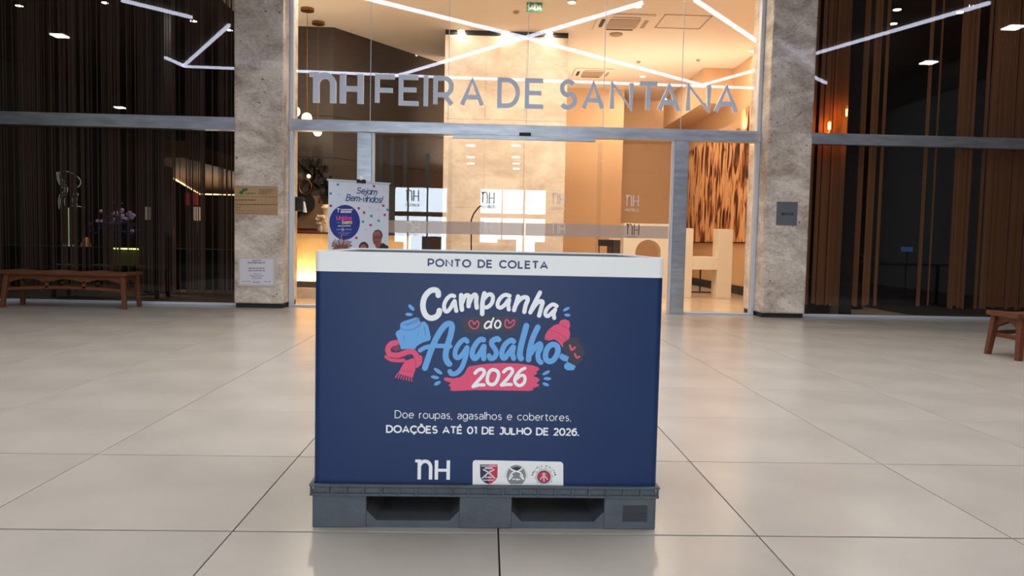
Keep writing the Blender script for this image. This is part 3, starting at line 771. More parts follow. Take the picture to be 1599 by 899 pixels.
put('access_hatch', b, M_VENT, 'square access hatch outline in the ceiling right of the air conditioner', 'hatch')
for k, (px, py, r, lab) in enumerate(((806, 18, .05, 'smoke detector near the green exit sign'), (962, 53, .12, 'round speaker grille under the nearer air conditioner'), (487, 53, .04, 'sprinkler head beside the pendant cords'), (1090, 93, .04, 'sprinkler head between the downlights at right'), (997, 96, .04, 'faint flat detector disc at the right of the ceiling'))):
    p = PZ(px, py, LC)
    put(['smoke_detector', 'speaker_grille', 'sprinkler', 'sprinkler', 'smoke_detector'][k], MB().lathe((p.x, p.y, LC - .04), [(r * .5, 0), (r, .02), (r, .04)]), M_VENT, 'small ' + lab if k != 1 else lab, ['detector', 'speaker', 'sprinkler', 'sprinkler', 'detector'][k])
# exit sign
e0 = PY(834.5, 10, 12.5); M_GREEN = mat('exit_green', (40, 112, 72), rough=.5, emit=.35)
ex = thing('exit_sign', (e0.x, 12.5, LC), 'green hanging exit sign reading SAIDA at the top of the lobby', 'sign')
sw, sh = 12.5 / F * 12, 12.5 / F * 8.5
box('plate', e0.x - sw, e0.x + sw, 12.49, 12.51, e0.z - sh, e0.z + sh, M_GREEN, ex)
flat(text_polys('SAÍDA', sh * 1.15, .2, .3, sw * 1.7, e0.x - sw * .85, e0.z - sh * .75), lambda u, v, d: (u, 12.49 - d, v), .002).build('lettering', M_WHITE, ex)
for sx in (-1, 1): MB().cyl((e0.x + sx * sw * .8, 12.5, e0.z + sh), (e0.x + sx * sw * .8, 12.5, LC), .004, n=6).build('wire', M_VENT, ex)

# ================================================================== dark side rooms behind the tinted glass
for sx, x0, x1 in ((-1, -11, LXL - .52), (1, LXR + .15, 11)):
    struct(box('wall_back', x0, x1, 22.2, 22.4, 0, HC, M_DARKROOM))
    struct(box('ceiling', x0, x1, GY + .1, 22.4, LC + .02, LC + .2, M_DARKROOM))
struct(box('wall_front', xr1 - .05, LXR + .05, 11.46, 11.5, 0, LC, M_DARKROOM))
# carpets in the side rooms
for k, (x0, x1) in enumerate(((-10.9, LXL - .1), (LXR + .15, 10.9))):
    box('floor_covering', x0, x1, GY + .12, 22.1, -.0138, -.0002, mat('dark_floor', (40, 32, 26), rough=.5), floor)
# thread curtains: hanging flat cords, too many to count
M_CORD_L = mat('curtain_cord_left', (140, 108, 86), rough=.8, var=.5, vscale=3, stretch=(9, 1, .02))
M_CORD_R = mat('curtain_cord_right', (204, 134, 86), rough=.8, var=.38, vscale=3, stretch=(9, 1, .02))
def curtain(xa, xb, yc, dens, m, label, wmin, wmax, z0=.12):
    b = MB(); x = xa
    while x < xb:
        w_ = random.uniform(wmin, wmax); d = dens(x)
        if random.random() < d:
            dz = random.uniform(0, .05); dy = random.uniform(-.02, .02)
            b.box(x, x + w_ * .92, yc + dy * .5, yc + dy * .5 + .003, z0 + dz, zt - .05)
            x += w_
        else: x += w_ * random.uniform(.4, 1.2)
    o = b.build('thread_curtain', m); tag(o, label, 'curtain', None, 'stuff'); return o
random.seed(5)
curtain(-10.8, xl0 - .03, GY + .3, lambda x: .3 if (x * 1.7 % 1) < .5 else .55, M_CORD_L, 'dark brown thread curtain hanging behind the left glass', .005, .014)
def px_of(x): return 762 + x * F / 11.4
def densr(x):
    p = px_of(x)
    if 1378 < p < 1468: return .05
    if 1468 <= p < 1490: return .35
    if 1520 < p < 1532 or 1318 < p < 1323: return .12
    return .9
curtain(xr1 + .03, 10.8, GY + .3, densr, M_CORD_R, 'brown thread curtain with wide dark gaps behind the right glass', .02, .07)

# ---- left bar
bar = thing('bar_counter', (-7.0, 15.0, 0), 'dark bar counter with a greenish lit front behind the left thread curtain', 'counter')
zc = PY(200, 385, 14.0).z
x0, x1 = PY(178, 390, 14.0).x, PY(218, 390, 14.0).x
box('body', -10.5, -4.6, 14.0, 14.6, 0, zc - .04, M_BLACK, bar)
box('counter_top', -10.5, -4.6, 13.95, 14.65, zc - .04, zc - .02, M_BLACK, bar)
box('lit_panel', x0, x1, 13.98, 14.0, zc - .35, zc - .08, mat('green_onyx', (78, 80, 40), rough=.4, emit=.25), bar)
box('lit_strip', x0, x1, 13.94, 13.99, zc - .05, zc - .025, mat('green_led', (226, 222, 130), emit=4), bar)
def petals(px, py, n, rr, col, z0):
    return [(PY(px + random.uniform(-rr, rr), py + random.uniform(-rr * .6, rr * .6), 14.2)) for _ in range(n)]
c0 = PY(182, 383, 14.2)
fv = thing('flower_arrangement', (c0.x, 14.2, zc - .02), 'violet and blue flower arrangement on the dark bar counter', 'flowers')
MB().lathe((c0.x, 14.2, zc - .02), [(.06, 0), (.1, .1), (.05, .25), (.07, .28)]).build('vase', mat('vase_blue', (24, 24, 70), rough=.4), fv, smooth=True)
b = MB()
for k in range(90):
    q = PY(182 + random.gauss(0, 17), 352 + random.gauss(0, 12), 14.2 + random.uniform(-.15, .15)); b.sphere(q, .03, 6, 5, 1.3, 1, .8)
for k in range(14): b.cyl((c0.x, 14.2, zc + .2), PY(182 + random.gauss(0, 14), 352 + random.gauss(0, 10), 14.2), .006, n=5)
b.build('foliage', mat('foliage_blue', (34, 34, 96), rough=.7), fv)['kind'] = 'stuff'
b = MB()
for k in range(26):
    q = PY(184 + random.gauss(0, 20), 338 + random.gauss(0, 8), 14.1); b.sphere(q, .035, 7, 5, 1.2, .7, .9)
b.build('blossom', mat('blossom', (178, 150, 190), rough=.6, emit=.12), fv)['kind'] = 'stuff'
# soffit with a led edge
SZ = 2.1
cx0, cx1 = PY(223, 300, 13.0).x, PY(257, 300, 13.0).x
sf0 = PZ(255, 269, SZ); sf1 = PZ(312, 303, SZ); sf2 = Vector((-4.5, sf1.y, SZ))
sf = thing('bar_soffit', (sf1.x, sf1.y, SZ), 'low brown ceiling slab edged with a bright led line behind the left glass', 'ceiling slab')
b = MB(); b.prism([(sf0.x, sf0.y), (sf1.x, sf1.y), (sf2.x, sf2.y), (sf2.x, 11.6), (PY(257, 200, 11.6).x, 11.6), (cx1 + .01, 12.98), (cx1 + .01, 13.4)], lambda u, v, d: (u, v, SZ + .02 + d), .25)
b.build('body', mat('soffit_brown', (132, 98, 70), rough=.7), sf)
MB().tube([sf0, sf1, sf2], .014, n=6).build('led_strip', mat('warm_led2', (255, 214, 150), emit=6), sf)
for x_, y_ in ((-4.7, 11.8), (-4.7, sf1.y - .2), (sf1.x + .3, sf1.y - .2)): MB().cyl((x_, y_, SZ + .26), (x_, y_, LC + .02), .012).build('hanger', M_BLACK, sf)
cx0, cx1 = PY(223, 300, 13.0).x, PY(257, 300, 13.0).x
struct(box('pillar', cx0, cx1, 13.0, 13.35, 0, LC, mat('column_grey', (58, 58, 62), rough=.6)))
DK = {163: 'downlight behind the left glass at the top edge, second from the left', 235: 'middle downlight of the row behind the left glass', 302: 'downlight behind the left glass near the end of the faint led line',
      358: 'downlight behind the left glass closest to the left pillar', 30: 'downlight in the far top left corner behind the left glass', 1302: 'downlight behind the right glass closest to the right pillar',
      1401: 'upper downlight in the dark gap of the right curtain', 1500: 'downlight behind the right glass just under the long led line', 1513: 'downlight behind the right glass overlapping the long led line', 1395: 'lower downlight in the dark gap of the right curtain'}
for px, py in ((163, 3), (235, 17), (302, 32), (358, 46), (30, 8), (1302, 12), (1401, 14), (1500, 18), (1513, 8), (1395, 36)):
    p = PZ(px, py, LC)
    o = tag(MB().lathe((p.x, p.y, LC - .012), [(.062, .0), (.075, .004), (.075, .022), (.062, .022)], 20).build('downlight', M_BLACK), DK[px], 'downlight', 'downlights in the dark %s room' % ('left' if px < 800 else 'right'))
    MB().cyl((p.x, p.y, LC - .008), (p.x, p.y, LC - .014), .058, n=20).build('lens', M_LENS, o)
    area('lamp', (p.x, p.y, LC - .02), (0, 0, -1), .1, .1, 14, (1, .86, .69), 'DISK', o)
area('soffit_fill', (-5.4, 16.5, .95), (0, 0, 1), 1.2, 5.0, 75, (1, .82, .62))  # unseen light added from below to brighten the soffit
area('bar_counter_fill', (-7.2, 13.6, 2.6), (0, .3, -1), .5, .1, 8, (1, .82, .62))  # small unseen light added to brighten the counter and flowers
def slab(name, pxa, pya, pxb, pyb, y, m, label, cat, group=None, z0=None):
    a = PY(pxa, pyb, y); b = PY(pxb, pya, y)
    return put(name, MB().box(a.x, b.x, y, y + .08, a.z if z0 is None else z0, b.z), m, label, cat, group)
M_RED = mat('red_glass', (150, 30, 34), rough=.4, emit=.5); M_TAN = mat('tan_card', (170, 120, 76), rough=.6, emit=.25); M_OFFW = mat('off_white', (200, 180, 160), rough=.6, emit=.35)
def held(name, pxa, pya, pxb, pyb, y, m, label, cat, up):
    a = PY(pxa, pyb, y); b_ = PY(pxb, pya, y); cx = (a.x + b_.x) / 2
    t = thing(name, (cx, y, b_.z if up else 0), label, cat)
    MB().box(a.x, b_.x, y, y + .08, a.z, b_.z).build('body', m, t, bevel=.01)
    if up: MB().cyl((cx, y + .04, b_.z), (cx, y + .04, SZ + .018), .006, n=6).build('cord', M_BLACK, t)
    else:
        MB().cyl((cx, y + .04, .02), (cx, y + .04, a.z), .012, n=8).build('pole', M_BLACK, t); MB().cyl((cx, y + .04, 0), (cx, y + .04, .02), .14, n=16).build('base', M_BLACK, t)
held('red_lantern', 289, 301, 294, 320, 17, M_RED, 'narrow red lantern hanging under the bar ceiling slab, the left one', 'lantern', True)
held('red_lantern', 302, 301, 308, 320, 17, M_RED, 'narrow red lantern hanging under the bar ceiling slab, the right one', 'lantern', True)
held('menu_stand', 301, 323, 312, 344, 16.6, M_OFFW, 'white menu board on a thin stand under the red lanterns', 'menu stand', False)
held('menu_stand', 226, 323, 234, 343, 12.6, M_OFFW, 'small white menu board on a thin stand in front of the grey bar column', 'menu stand', False)
sh = thing('shelf_rack', (PY(264, 383, 15.5).x, 15.5, 0), 'low rack holding tan and red bottles behind the left glass', 'shelf')
xa, xb = PY(252, 380, 15.5).x, PY(275, 380, 15.5).x
zs = PY(264, 382.5, 15.5).z
box('board', xa - .05, xb + .05, 15.4, 15.7, zs - .03, zs, M_BLACK, sh); 
for xx in (xa - .03, xb + .03): box('upright', xx - .02, xx + .02, 15.4, 15.7, 0, zs - .03, M_BLACK, sh)
for k, (a, b_, top, m) in enumerate(((254, 260, 366, M_RED), (263, 267, 354, M_TAN), (269, 273, 354, M_TAN))):
    p0 = PY(a, top, 15.5); p1 = PY(b_, top, 15.5); r = (p1.x - p0.x) / 2; cx = (p0.x + p1.x) / 2; h = p0.z - zs
    put('bottle', MB().lathe((cx, 15.5, zs), [(r, 0), (r, h * .7), (r * .4, h * .82), (r * .4, h)]), m,
        ['short red bottle on the low rack', 'tall tan bottle in the middle of the low rack', 'tall tan bottle at the right of the low rack'][k], 'bottle', smooth=True)
q_ = PY(132, 382, 14.2); put('tan_vase', MB().lathe((q_.x, 14.25, zc - .02), [(.09, 0), (.08, .06), (.05, .14), (.03, .17)]), M_TAN, 'small tan dome-shaped vase on the bar counter left of the violet flowers', 'vase', smooth=True)
# reflections on a rippled thing, modelled as glowing pale outlines
fg = thing('reflection_wires', (PY(107, 330, 14.3).x, 14.3, zc - .02), 'pale reflections on a rippled thing, modelled as nested curved wires on the bar, far left', 'reflection')
b = MB()
for k in range(5):
    pts = [PY(x_ - k * 2.4 * (1 if x_ < 108 else .25), y_ , 14.3 + k * .03) for x_, y_ in smooth_pts([(98, 268), (100, 282), (106, 296), (101, 310), (102, 326)], 4)]
    b.tube(pts, .004, n=5)
b.tube([PY(x_, y_, 14.3) for x_, y_ in smooth_pts([(98, 266), (112, 270), (125, 280), (124, 290), (116, 294)], 4)], .005, n=5)
for k in range(4): b.tube([PY(x_ + k * 2.2, y_ + k, 14.3) for x_, y_ in smooth_pts([(116, 299), (113, 309), (114, 321)], 4)], .005, n=5)
b.tube([PY(110, 321, 14.3), PY(133, 323, 14.3)], .006, n=5)
b.cyl((PY(107, 330, 14.3).x, 14.3, zc - .02), PY(107, 324, 14.3), .01); b.cyl((PY(107, 330, 14.3).x, 14.3, zc - .02), (PY(107, 330, 14.3).x, 14.3, zc + .01), .1)
b.build('wires', mat('reflection_pale', (170, 190, 160), rough=.4, emit=.45), fg)

# ---- right room
def bulb(px, py, k):
    BY = 11.2
    q = PY(px, py, BY)
    o = thing('filament_pendant', (q.x, BY, q.z), ['glowing filament pendant lamp behind the right glass, the higher one', 'glowing filament pendant lamp behind the right glass, the lower one at the beam'][k], 'pendant lamp')
    MB().lathe((q.x, BY, q.z - .09), [(.008, 0), (.04, .05), (.052, .10), (.03, .17), (.012, .21)]).build('glass', glass_mat('amber_glass%d' % k, (1, .85, .6), .08), o, smooth=True)
    MB().cyl((q.x, BY, q.z - .035), (q.x, BY, q.z + .06), .02, n=10).build('filament', mat('filament', (255, 170, 80), emit=45), o)
    MB().cyl((q.x, BY, q.z + .11), (q.x, BY, HC - .02), .003, n=6).build('cord', M_BLACK, o)
bulb(1323, 177, 0); bulb(1295, 198, 1)
t0 = PY(1335, 440, 12.6)
t_ = thing('palm_plant', (t0.x, 12.6, 0), 'dark potted palm silhouette behind the right glass beside the pillar', 'plant')
MB().lathe((t0.x, 12.6, 0), [(.13, 0), (.19, .35), (.17, .36), (.15, .30)]).build('pot', M_BLACK, t_)
top = PY(1345, 405, 12.6)
MB().cyl((t0.x, 12.6, .3), (t0.x, 12.6, top.z - .1), .03, n=8).build('trunk', M_BLACK, t_)
M_LEAF = mat('leaf_dark', (26, 34, 22), rough=.6)
for k in range(14):
    a = 2 * math.pi * k / 14; L_ = .38 + .14 * random.random()
    pts = [Vector((t0.x + math.cos(a) * L_ * s_, 12.6 + math.sin(a) * L_ * s_ * .6, top.z - .1 + .22 * math.sin(s_ * 2.4) - .15 * s_ * s_)) for s_ in (0, .25, .5, .75, 1)]
    b = MB()
    for i in range(4):
        w0, w1 = .035 * math.sin(.5 + i * .7), .035 * math.sin(.5 + (i + 1) * .7) if i < 3 else .004
        n_ = Vector((-math.sin(a), math.cos(a), 0))
        b.hexa([pts[i] - n_ * w0, pts[i + 1] - n_ * w1, pts[i + 1] + n_ * w1, pts[i] + n_ * w0], [v + Vector((0, 0, .006)) for v in (pts[i] - n_ * w0, pts[i + 1] - n_ * w1, pts[i + 1] + n_ * w1, pts[i] + n_ * w0)])
    b.build('leaf', M_LEAF, t_)
r0 = PY(1395, 440, 13.5)
rt = thing('dining_table', (r0.x, 13.5, 0), 'long dark table in the unlit room behind the right glass', 'table')
box('tabletop', r0.x - 1.1, r0.x + 1.1, 13.2, 14.0, .72, .76, M_BLACK, rt)
for sx in (-1, 1):
    for yy in (13.25, 13.95): box('leg', r0.x + sx * 1.05 - .03, r0.x + sx * 1.05 + .03, yy - .03, yy + .03, 0, .72, M_BLACK, rt)
q = PY(1417, 389, 16.0)
sc_ = thing('small_screen', (q.x, 16, 0), 'dim bluish screen on a stand in the dark gap of the right curtain', 'screen')
box('screen', q.x - .12, q.x + .12, 16.0, 16.03, q.z - .05, q.z + .05, mat('screen_blue', (60, 80, 130), emit=.5), sc_)
MB().cyl((q.x, 16.02, 0), (q.x, 16.02, q.z), .015).build('stand', M_BLACK, sc_)
box('base', q.x - .15, q.x + .15, 15.9, 16.14, 0, .02, M_BLACK, sc_)

# ================================================================== plaques on the pillars
def on_pillar(off): return lambda u, v, d=0: (u, PF - off - d, v)
def prect(px0, py0, px1, py1): a = PY(px0, py1, PF); b = PY(px1, py0, PF); return a.x, b.x, a.z, b.z
M_PLATE = mat('acrylic_plate', (196, 160, 118), rough=.25, metal=.3, var=.1, vscale=3); M_INK = mat('brown_ink', (70, 44, 26), rough=.6); M_GINK = mat('green_ink', (34, 96, 44), rough=.5)
a = prect(367, 291, 434, 334)
pl = thing('brass_plaque', ((a[0] + a[1]) / 2, PF, a[2]), 'brass-coloured notice plate with a green logo on the left pillar', 'plaque')
box('plate', a[0], a[1], PF - .008, PF, a[2], a[3], M_PLATE, pl, .001)
def words(px0, py, px1, h, m, parent, y, seed=0):
    rr = random.Random(seed + int(py * 7)); x = px0; b = MB()
    while x < px1:
        w_ = rr.uniform(2, 5.5); e_ = min(x + w_, px1)
        xx = x
        while xx < e_ - .3:                   # small print, too blurred to read: dashes the size of letters
            p0 = PY(xx, py, y); p1 = PY(xx + .62, py - h * rr.uniform(.75, 1), y); b.add([(p0.x, y, p0.z), (p1.x, y, p0.z), (p1.x, y, p1.z), (p0.x, y, p1.z)], [(0, 1, 2, 3)]); xx += .85
        x = e_ + 1.0
    b.build('small_print', m, parent)
yp = PF - .0088
def sl(px): return (px - 367) * .02
flat([[(PY(x_, y_, yp).x, PY(x_, y_, yp).z) for x_, y_ in q] for q in ([(373, 302.7), (374.5, 298), (378, 297.5), (379, 294), (387, 294.2), (386.5, 297.5), (383, 298.2), (380.5, 299), (379.5, 302.9)],)], lambda u, v, d: (u, PF - d, v), .0088).build('green_logo', M_GINK, pl)
words(383, 302.7, 399, 2, M_GINK, pl, yp, 1)
for k, (x0_, y_, x1_) in enumerate(((404, 297.3, 428), (404, 300.3, 424), (404, 302.9, 418))): words(x0_, y_, x1_, 1.5, M_INK, pl, yp, 2)
words(367, 313, 400, 2, M_INK, pl, yp, 3); words(369, 320, 433, 1.8, M_INK, pl, yp, 4)
words(368, 324, 376, 1, M_INK, pl, yp, 4); words(368, 327.6, 374, 1, M_INK, pl, yp, 4)
b = MB()
for x0_, y_, x1_ in ((368, 306.5, 434), (374, 328.5, 434), (368, 332.3, 434)):
    p0, p1 = PY(x0_, y_, yp), PY(x1_, y_ + 1.2, yp); b.add([(p0.x, yp, p0.z), (p1.x, yp, p1.z), (p1.x, yp, p1.z + .003), (p0.x, yp, p0.z + .003)], [(0, 1, 2, 3)])
b.build('ruled_line', M_INK, pl)
a = prect(372, 402.5, 431, 446.5)
pl2 = thing('white_plaque', ((a[0] + a[1]) / 2, PF, a[2]), 'white framed certificate low on the left pillar', 'plaque')
box('plate', a[0], a[1], PF - .008, PF, a[2], a[3], mat('plaque_frame', (196, 186, 176), rough=.4), pl2, .001)
a2 = prect(375, 404.5, 427, 443.5); box('sheet', a2[0], a2[1], PF - .010, PF - .008, a2[2], a2[3], mat('plaque_sheet', (212, 208, 214), rough=.5), pl2)
yq = PF - .0106; M_GI = mat('grey_ink', (84, 80, 84), rough=.6)
p0, p1 = PY(387, 411.2, yq), PY(414, 411.2, yq)
flat(text_polys('CHARMANT', .025, .24, .3, p1.x - p0.x, p0.x, p0.z), lambda u, v, d: (u, yq, v), 0).build('lettering', M_BLACK, pl2)
words(394, 407.3, 408, 1.6, M_BLACK, pl2, yq, 5)
for x0_, y_, x1_, h in ((388, 419.6, 414, 2), (388, 423.3, 414, 2), (396, 427.5, 407, 1), (390, 430.5, 412, 1.1), (393, 432.9, 410, 1.1), (394, 435.2, 409, 1.1), (378, 439.8, 391, 1.1), (395, 441.2, 407, 1.7), (412, 440, 424, 1)): words(x0_, y_, x1_, h, M_GI, pl2, yq, 6)
a = prect(1211.5, 315.5, 1245.5, 351)
pl3 = thing('grey_plaque', ((a[0] + a[1]) / 2, PF, a[2]), 'square slate grey plaque on the right pillar', 'plaque')
box('plate', a[0], a[1], PF - .012, PF, a[2], a[3], mat('slate', (98, 100, 106), rough=.4), pl3, .002)
p0, p1 = PY(1218, 335.6, PF), PY(1240, 335.6, PF); hgt = .045
tc = bpy.data.curves.new('t', 'FONT'); tc.body = 'MINOR'; tc.size = .055; tc.offset = .0012; tc.align_x = 'CENTER'
tm = bpy.data.objects.new('lettering', tc); C.objects.link(tm)
bpy.context.view_layer.update()
me = bpy.data.meshes.new_from_object(tm); bpy.data.objects.remove(tm); me.materials.append(M_BLACK)
o = bpy.data.objects.new('lettering', me); C.objects.link(o)
o.matrix_world = Matrix.Translation(((p0.x + p1.x) / 2, PF - .0128, p0.z - .002)) @ Matrix.Rotation(math.pi / 2, 4, 'X')
o.parent = pl3; o.matrix_parent_inverse = pl3.matrix_world.inverted()

# ================================================================== benches
def bench(x0, x1, y0, d, h, m, label, yaw=0.0, posts=2):
    W = x1 - x0
    t = thing('bench', (x0, y0, 0), label, 'bench', None, yaw)
    Mx = t.matrix_world
    def part(b, n, bev=.004):
        b.v = [tuple(Mx @ Vector(v)) for v in b.v]; return b.build(n, m, t, bevel=bev)
    # seat plank: gently dipped top
    n = 24; b = MB()
    top = [(W * i / n, h - .008 + .008 * math.cos(6 * math.pi * i / n)) for i in range(n + 1)]
    for (u0, z0_), (u1, z1_) in zip(top[:-1], top[1:]):
        b.hexa([(u0, -.02, h - .045), (u1, -.02, h - .045), (u1, d + .02, h - .045), (u0, d + .02, h - .045)], [(u0, -.02, z0_), (u1, -.02, z1_), (u1, d + .02, z1_), (u0, d + .02, z0_)])
    part(b, 'seat', 0)
    L0 = .06; arches = posts + 1; span = (W - 2 * L0 - .08) / arches
    for yy in (.02, d - .045):
        b = MB()
        for k in range(arches):
            xa = L0 + .04 + k * span; m_ = 10
            for i in range(m_):
                s0, s1 = i / m_, (i + 1) / m_
                f0 = h - .045 - (.11 - .055 * math.sin(math.pi * s0)); f1 = h - .045 - (.11 - .055 * math.sin(math.pi * s1))
                b.hexa([(xa + span * s0, yy, f0), (xa + span * s1, yy, f1), (xa + span * s1, yy + .025, f1), (xa + span * s0, yy + .025, f0)],
                       [(xa + span * s0, yy, h - .045), (xa + span * s1, yy, h - .045), (xa + span * s1, yy + .025, h - .045), (xa + span * s0, yy + .025, h - .045)])
        part(b, 'apron', 0)
        zc_ = h * .50
        b = MB(); m_ = 12
        for i in range(m_):
            s0, s1 = i / m_, (i + 1) / m_; u0, u1 = .05 + (W - .1) * s0, .05 + (W - .1) * s1
            c0_, c1_ = zc_ + .03 * math.sin(math.pi * s0), zc_ + .03 * math.sin(math.pi * s1)
            b.hexa([(u0, yy, c0_ - .02), (u1, yy, c1_ - .02), (u1, yy + .025, c1_ - .02), (u0, yy + .025, c0_ - .02)], [(u0, yy, c0_ + .018), (u1, yy, c1_ + .018), (u1, yy + .025, c1_ + .018), (u0, yy + .025, c0_ + .018)])
        part(b, 'stretcher', 0)
        for k in range(1, arches):
            xa = L0 + .04 + k * span; part(MB().box(xa - .022, xa + .022, yy, yy + .025, zc_ + .02, h - .13), 'strut', .002)
    for sx, u in ((-1, L0 - .02), (1, W - L0 - .04)):
        for sy, v in ((-1, .0), (1, d - .055)):
            ox, oy = sx * .035, sy * .035; w_ = .062
            b = MB().hexa([(u + ox, v + oy, 0), (u + ox + .05, v + oy, 0), (u + ox + .05, v + oy + .05, 0), (u + ox, v + oy + .05, 0)],
                          [(u, v, h - .045), (u + w_, v, h - .045), (u + w_, v + w_, h - .045), (u, v + w_, h - .045)])
            part(b, 'leg', .005)
        zc_ = h * .46
        uu = u + .02
        b = MB(); m_ = 8
        for i in range(m_):                    # arched end apron
            s0, s1 = i / m_, (i + 1) / m_; v0, v1 = .05 + (d - .1) * s0, .05 + (d - .1) * s1
            f0, f1 = h - .045 - (.12 - .07 * math.sin(math.pi * s0)), h - .045 - (.12 - .07 * math.sin(math.pi * s1))
            b.hexa([(uu, v0, f0), (uu + .025, v0, f0), (uu + .025, v1, f1), (uu, v1, f1)], [(uu, v0, h - .045), (uu + .025, v0, h - .045), (uu + .025, v1, h - .045), (uu, v1, h - .045)])
        part(b, 'end_apron', 0)
        part(MB().box(uu, uu + .028, .03, d - .03, zc_ - .02, zc_ + .02), 'end_stretcher', .002)
    return t
bl = PZ(10, 479.5, 0); br = PZ(191, 483, 0)
yb_ = (bl.y + br.y) / 2
bench(bl.x - .07, br.x + .07, yb_, .42, PY(100, 423.5, yb_).z, M_WOODB, 'reddish-brown wooden bench with arched apron in front of the left glass')
rl = PZ(1592, 563, 0)
bench(rl.x - .05, rl.x + 1.6, rl.y, .42, PY(1560, 484, 7.3).z, mat('bench_wood_dark', (96, 48, 24), rough=.45, var=.3, vscale=9, stretch=(1, 8, 8)), 'reddish-brown wooden bench cut off by the right edge of the picture')
il, ir = PY(84, 470, 11.95), PY(252, 470, 11.95)
bench(il.x, ir.x, 11.9, .4, .5, M_BLACK, 'black wooden bench inside the bar, seen through the left glass', posts=1)

# ================================================================== welcome banner
A0 = PY(512, 279, 10.25); A1 = PY(608.5, 285.5, 10.25)
A1 = PN(608.5, 285.5, (0, 0, A0.z), Vector((0, 0, 1)))
ax = (Vector((A1.x, A1.y, 0)) - Vector((A0.x, A0.y, 0)))
# keep the stand a plausible 0.93 m wide
az_ = math.asin(max(-1, min(1, .50 / .93)))
bw = .93
ux = Vector((math.cos(az_), math.sin(az_), 0)); nx = Vector((math.sin(az_), -math.cos(az_), 0))
O_ = Vector((A0.x, A0.y, 0)); ztop = A0.z
def solve_w():                                # width so that the right edge meets its pixel
    d = ray(608.5, 285.5); d2 = Vector((d.x, d.y)); 
    # EYE + t d = O_ + s ux
    a, b_, c_, e_ = ux.x, -d.x, ux.y, -d.y
    rxx, ryy = EYE.x - O_.x, EYE.y - O_.y
    det = a * e_ - b_ * c_
    return (rxx * e_ - b_ * ryy) / det
bw = solve_w()
bn = thing('welcome_banner', (O_.x + ux.x * bw / 2, O_.y + ux.y * bw / 2, 0), 'white roll-up banner reading Sejam Bem-vindos with confetti, behind the blue box', 'banner', rz=az_)
def bf(u, v, d=0): return tuple(O_ + ux * (u * bw) + nx * d + Vector((0, 0, ztop - v)))       # u 0..1 across, v metres down
def bbox(u0, u1, v0, v1, d0, d1):
    b = MB(); b.add([bf(u0, v1, d0), bf(u1, v1, d0), bf(u1, v1, d1), bf(u0, v1, d1), bf(u0, v0, d0), bf(u1, v0, d0), bf(u1, v0, d1), bf(u0, v0, d1)],
                    [(0, 3, 2, 1), (4, 5, 6, 7), (0, 1, 5, 4), (1, 2, 6, 5), (2, 3, 7, 6), (3, 0, 4, 7)]); return b
M_BAN = mat('banner_vinyl', (206, 214, 228), rough=.4)
bbox(0.01, .99, .02, ztop - .08, -.002, 0).build('sheet', M_BAN, bn)
bbox(-.012, 1.012, 0, .022, -.01, .01).build('top_rail', M_ALU, bn, .002)
bbox(-.02, 1.02, ztop - .09, ztop, -.1, .1).build('base', M_ALU, bn, .01)
bbox(.45, .6, -.02, .03, -.012, .012).build('clip', M_BLACK, bn, .002)
MB().cyl(bf(.5, .02, -.03), bf(.5, ztop - .05, -.03), .01, n=8).build('pole', M_ALU, bn)
bp = PY(564, 277, 10.6)
MB().sphere(bf(.52, -.035, 0), .03, 12, 8).build('pole_cap', M_WHITE, bn)
BS = 7.19
def bq(x, y):                                 # crop pixel -> banner coordinates
    u = (x - 92) / 690; top = 58 + 48 * u; sc_v = (A0.y + u * bw * ux.y) / F / BS
    return u, (y - top) * sc_v
def bflat(polys, m, name, off): return flat([[bq(*p) for p in q] for q in polys], bf, off).build(name, m, bn)
M_BBLUE = mat('banner_blue', (36, 56, 134), rough=.45); M_SCRIPT = mat('script_blue', (48, 74, 122), rough=.45)
M_MAG = mat('magenta', (176, 40, 96), rough=.45); M_TEAL = mat('teal', (34, 140, 170), rough=.45); M_CRM = mat('cream_dot', (206, 200, 176), rough=.45)
bflat([ell(278, 540, 168, 194)], M_BBLUE, 'blue_disc', .002)
for m, pts, s in ((M_TEAL, [(199, 122), (122, 221), (574, 471), (480, 534), (659, 524), (759, 404)], 13), (M_MAG, [(600, 142), (124, 356), (430, 385), (491, 432), (711, 357), (728, 460), (566, 572), (406, 712)], 13), (M_CRM, [(210, 229), (558, 378), (657, 404), (515, 621), (756, 210)], 10)):
    bflat([[(x - s, y - s), (x + s, y - s * .9), (x + s, y + s), (x - s, y + s * .9)] for x, y in pts], m, 'confetti', .002)
# brush-script words
def scr(strokes, wd, m, name, off=.0025, fn=bflat):
    pl_ = []
    for s in strokes:
        cl = s[0] == 'c'; pts = s[1] if cl else s
        pl_ += stroke_faces(smooth_pts(pts, 4, cl), wd, cl)
    return fn(pl_, m, name, off)
def script_text(s, x, y, hgt, wd, shear, slope, m, name, adv=1.0, track=.16):
    pl_ = []; cx = 0
    for ch in s.replace('a', 'ɑ'):
        w0, sts = G[ch]
        for st in sts:
            cl = isinstance(st, tuple); pts = st[1] if cl else st
            q = [(x + (cx + u) * hgt * adv + v * hgt * shear, y - v * hgt + slope * (cx + u) * hgt * adv) for u, v in pts]
            pl_ += stroke_faces(q, wd, cl, caps=not cl)
        cx += w0 + track
    bflat(pl_, m, name, .003)
G['j'] = (.1, [[(.1, X), (.1, -.1), (0, -.28), (-.15, -.2)], [(.12, .92), (.12, .98)]]); G['v'] = (.5, [[(0, X), (.22, 0), (.5, X)]])
script_text('Sejam', 402, 218, 62, 10, .28, .09, M_SCRIPT, 'script_lettering', 1.02, .17)
script_text('Bem-vindos!', 288, 298, 66, 10, .28, .07, M_SCRIPT, 'script_lettering', .87, .17)
